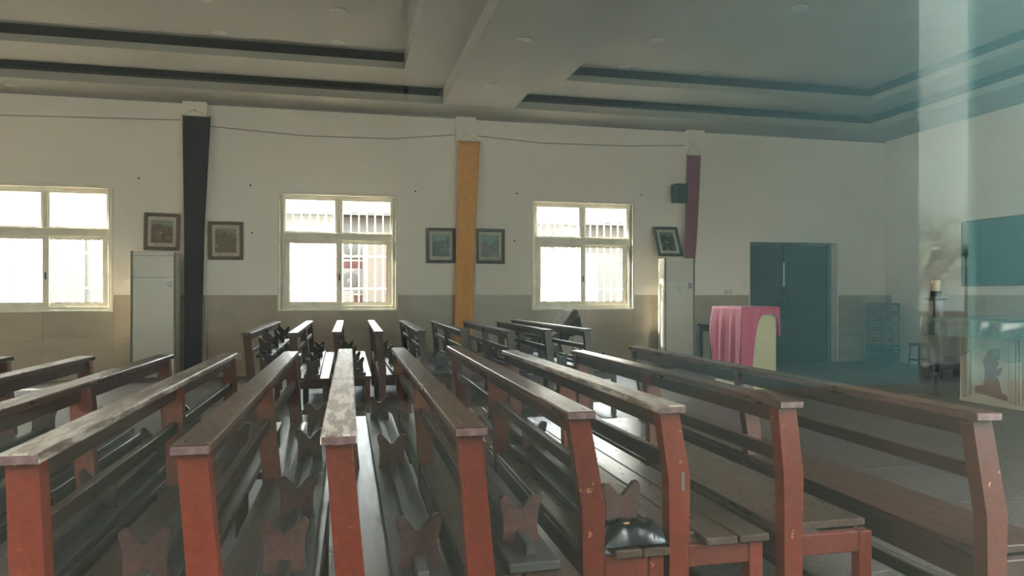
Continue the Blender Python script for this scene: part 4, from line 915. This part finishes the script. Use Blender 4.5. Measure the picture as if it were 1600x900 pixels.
mb.sheet(grid, 0.004, (0, -1, 0)); o = mb.build('under_cloth', 'dark_cloth', smooth=True, loc=(2.98, 10.11, 0)); tag(o, 'dark green cloth hanging out under the brown cloth on the chair', 'cloth')

# ================================================================== OUTSIDE, beyond the far windows
def house(name, lab, x0, x1, y0, y1, h, m, rows, roof=True, face=-1, group='buildings outside the windows'):
    """block with real window recesses on the face towards the hall; face -1: the y0 side faces the hall"""
    t = thing(name, lab, 'building', ((x0 + x1) / 2, (y0 + y1) / 2, -0.15), 0, group)
    a, b, c, e = x0 - (x0 + x1) / 2, x1 - (x0 + x1) / 2, y0 - (y0 + y1) / 2, y1 - (y0 + y1) / 2
    Bx('wall', m, t, a, b, c, e, 0, h)
    yf = c if face < 0 else e
    for xx, z0, w, hh in rows:
        xx -= (x0 + x1) / 2
        f = Bx('window', 'facade_pale', t, xx - w / 2 - 0.06, xx + w / 2 + 0.06, yf, yf + face * 0.06, z0 - 0.06, z0 + hh + 0.06, b=0.01)
        Bx('pane', 'far_glass', f, xx - w / 2, xx + w / 2, yf + face * 0.055, yf + face * 0.063, z0, z0 + hh)
        Bx('glazing_bar', 'facade_pale', f, xx - 0.03, xx + 0.03, yf + face * 0.06, yf + face * 0.08, z0, z0 + hh)
    if roof:
        mb = MB(); mb.prism([(c - 0.5, h - 0.05), (c - 0.5, h + 0.05), ((c + e) / 2, h + 1.3), (e + 0.5, h + 0.05), (e + 0.5, h - 0.05)], 'x', a - 0.3, b + 0.3); mb.build('roof', 'roof_tile', t)
        n = int((b - a) / 0.45); mb = MB()
        for k in range(n): mb.box(a + k * 0.45, a + k * 0.45 + 0.2, c - 0.52, c - 0.48, h + 0.0, h + 0.09)
        tag(mb.build('eave_tile', 'roof_tile', t), kind='stuff')
    return t
house('apartment_block', 'pale building seen through the left window bars', -14.5, -3.6, 17.5, 25, 7.5, 'facade_pale', [(-12.0, 1.0, 1.2, 1.6), (-9.4, 1.0, 1.2, 1.6), (-7.4, 1.0, 1.2, 1.6), (-5.8, 1.0, 0.8, 1.6), (-9.4, 4.0, 1.2, 1.5), (-7.4, 4.0, 1.2, 1.5), (-5.0, 4.0, 1.2, 1.5)], roof=False)
house('cottage', 'pale low house with grey tiled eaves outside the middle window', -2.9, 2.6, 19.5, 25, 3.45, 'facade_pale', [(-1.9, 0.9, 0.9, 1.3), (-0.7, 0.9, 0.8, 1.3)])
house('brick_house', 'red brick wall seen through the middle window', -0.3, 1.5, 17.4, 18.6, 2.45, 'brick', [], roof=False)
house('shed', 'pinkish plastered wall seen through the right pane of the middle window', 0.52, 2.9, 14.8, 16.8, 2.45, 'facade_pink', [], roof=False)
house('white_house', 'pale house seen through the right window', 3.6, 12.5, 16.2, 23, 3.0, 'facade_pale', [(5.9, 1.0, 0.9, 1.3), (8.5, 1.0, 1.2, 1.3)])
mb = MB(); mb.tube([(4.9, 16.13, -0.15), (4.9, 16.13, 2.7)], 0.05, 8); tag(mb.build('drain_pipe', 'facade_grey'), 'white drain pipe on the pale house outside the right window', 'pipe')
def outdoor_ac(x, y, z, lab, lx):
    t = thing('condenser_unit', lab, 'air conditioner', (x, y, z), 0, 'outdoor air conditioner units')
    Bx('casing', 'facade_pale', t, -0.38, 0.38, -0.14, 0.14, 0, 0.56, b=0.02)
    mb = MB(); mb.lathe([(0.20, 0.14), (0.20, 0.15), (0.16, 0.155)], 20, (-0.10, 0, 0.28), axis='y'); mb.build('fan_guard', 'fan_dark', t)
    mb = MB(); mb.lathe([(0.06, 0.154), (0.06, 0.165), (0.05, 0.17)], 12, (-0.10, 0, 0.28), axis='y'); mb.build('fan_hub', 'facade_pale', t)
    for s in (-1, 1): 
        Bx('bracket', 'steel', t, s * lx - 0.02, s * lx + 0.02, -0.14, 0.22, -0.04, 0); Bx('stand_leg', 'steel', t, s * lx - 0.02, s * lx + 0.02, 0.18, 0.22, -0.15 - z, -0.04)
    Bx('stand_rail', 'steel', t, -lx, lx, 0.18, 0.22, -0.04, 0)
outdoor_ac(0.34, 16.97, 1.24, 'white outdoor fan unit on the brick wall, lower of two', 0.28)
outdoor_ac(0.36, 16.97, 2.02, 'white outdoor fan unit at the top of the brick wall, upper of two', 0.36)
t = thing('motor_scooter', 'red motor scooter parked below the outdoor fan unit', 'scooter', (0.14, 15.6, -0.15), 0.0)
for yy in (-0.5, 0.55):
    mb = MB(); mb.lathe([(0.12, -0.05), (0.25, -0.05), (0.27, -0.03), (0.27, 0.03), (0.25, 0.05), (0.12, 0.05)], 20, (0, yy, 0.27), axis='x'); mb.build('wheel', 'black', t)
Bx('front_shield', 'scooter_red', t, -0.17, 0.17, -0.42, -0.34, 0.35, 1.05, b=0.03); Bx('footboard', 'black', t, -0.16, 0.16, -0.36, 0.12, 0.30, 0.36, b=0.02)
Bx('body', 'scooter_red', t, -0.14, 0.14, 0.08, 0.72, 0.45, 0.76, b=0.05); Bx('seat', 'black', t, -0.14, 0.14, 0.05, 0.70, 0.76, 0.86, b=0.04)
Bx('windscreen', 'far_glass', t, -0.16, 0.16, -0.47, -0.45, 1.05, 1.42, b=0.004); Bx('top_box', 'black', t, -0.18, 0.18, 0.55, 0.90, 0.9, 1.22, b=0.04)
mb = MB(); mb.tube([(-0.34, -0.30, 1.14), (0, -0.38, 1.10), (0.34, -0.30, 1.14)], 0.018, 8); mb.build('handlebar', 'black', t)
mb = MB(); mb.tube([(0, -0.5, 0.27), (0, -0.38, 1.1)], 0.03, 8); mb.build('fork', 'black', t)

# ================================================================== OUTSIDE, behind the camera (what the near pane mirrors)
house('added_dark_block', 'dark block added behind the camera to keep the left reflection dark', -26.0, 0.8, -16.0, -8.86, 8.5, 'block_dark', [], roof=False, face=1, group='blocks across the yard')  # unseen block added to darken what the pane mirrors on the left
house('teal_block', 'teal rendered block across the yard, its colour darkened leftward to fade the reflected veil', 0.85, 8.55, -16.0, -8.86, 6.5, 'facade_veil_fade', [], roof=False, face=1, group='blocks across the yard')
house('teal_block', 'pale teal block across the yard beyond the gap', 9.58, 26.0, -8.99, -8.86, 6.5, 'facade_teal', [], roof=False, face=1, group='blocks across the yard')
house('sky_stand_in', 'pale block added far behind the gap, standing in for bright sky', 40.0, 58.0, -62.0, -50.0, 60.0, 'sky_stand_in_face', [], roof=False, face=1, group='blocks across the yard')  # unseen block added in place of sky to dim the mirrored bright strip
def tree(x, y, h, r, n, lab, bare=False, name='tree'):
    t = thing(name, lab, 'tree', (x, y, -0.15), 0, 'trees across the yard')
    mb = MB(); mb.tube([(0, 0, 0), (0.04, 0.02, h * 0.3), (0, 0.05, h * 0.6), (0.03, 0, h * 0.85)], [0.035 * h ** 0.8, 0.028 * h ** 0.8, 0.02 * h ** 0.8, 0.01], 8); mb.build('trunk', 'bark', t, True)
    mb = MB()
    for k in range(14):
        a = random.uniform(0, 2 * PI); z0 = random.uniform(0.3, 0.75) * h; q = r * random.uniform(0.4, 0.85); z1 = z0 + random.uniform(0.1, 0.3) * h
        mb.tube([(0, 0, z0), (q * 0.5 * math.cos(a), q * 0.5 * math.sin(a), lerp(z0, z1, 0.4)), (q * math.cos(a), q * math.sin(a), z1)], [0.02, 0.014, 0.006], 5)
    mb.build('branch', 'bark', t)
    mb = MB()
    for k in range(n):
        v = Vector((random.gauss(0, 1), random.gauss(0, 1), random.gauss(0, 1))).normalized() * (random.random() ** 0.4)
        p = Vector((v.x * r, v.y * r, h * 0.68 + v.z * h * 0.34)); s = random.uniform(0.05, 0.10) * (0.5 if bare else 1) * (r ** 0.4)
        R3 = Matrix.Rotation(random.uniform(0, 6.28), 3, 'Z') @ Matrix.Rotation(random.uniform(0, 3.14), 3, 'X')
        q = [R3 @ Vector(c) * s + p for c in ((-1, 0, 0), (0, -0.5, 0.1), (1, 0, 0), (0, 0.5, 0.1))]
        mb.add(q, [(0, 1, 2), (0, 2, 3)])
    tag(mb.build('foliage', 'leaf', t), kind='stuff')
tree(17.0, -17.6, 4.0, 1.1, 1500, 'round bush-like tree in the gap between the blocks', name='round_tree')
tree(19.6, -18.4, 2.6, 0.45, 160, 'thin twiggy tree in the gap between the blocks', True, name='twiggy_tree')
t = thing('street_lamp', 'dark round street lamp in the gap between the blocks', 'lamp', (21.4, -20.7, -0.15))
mb = MB(); mb.tube([(0, 0, 0), (0, 0, 2.65)], 0.04, 8); mb.build('post', 'iron', t)
mb = MB(); mb.lathe([(0.05, 2.65), (0.25, 2.75), (0.30, 2.9), (0.2, 3.05), (0.05, 3.1)], 16); mb.build('head', 'iron', t, True)
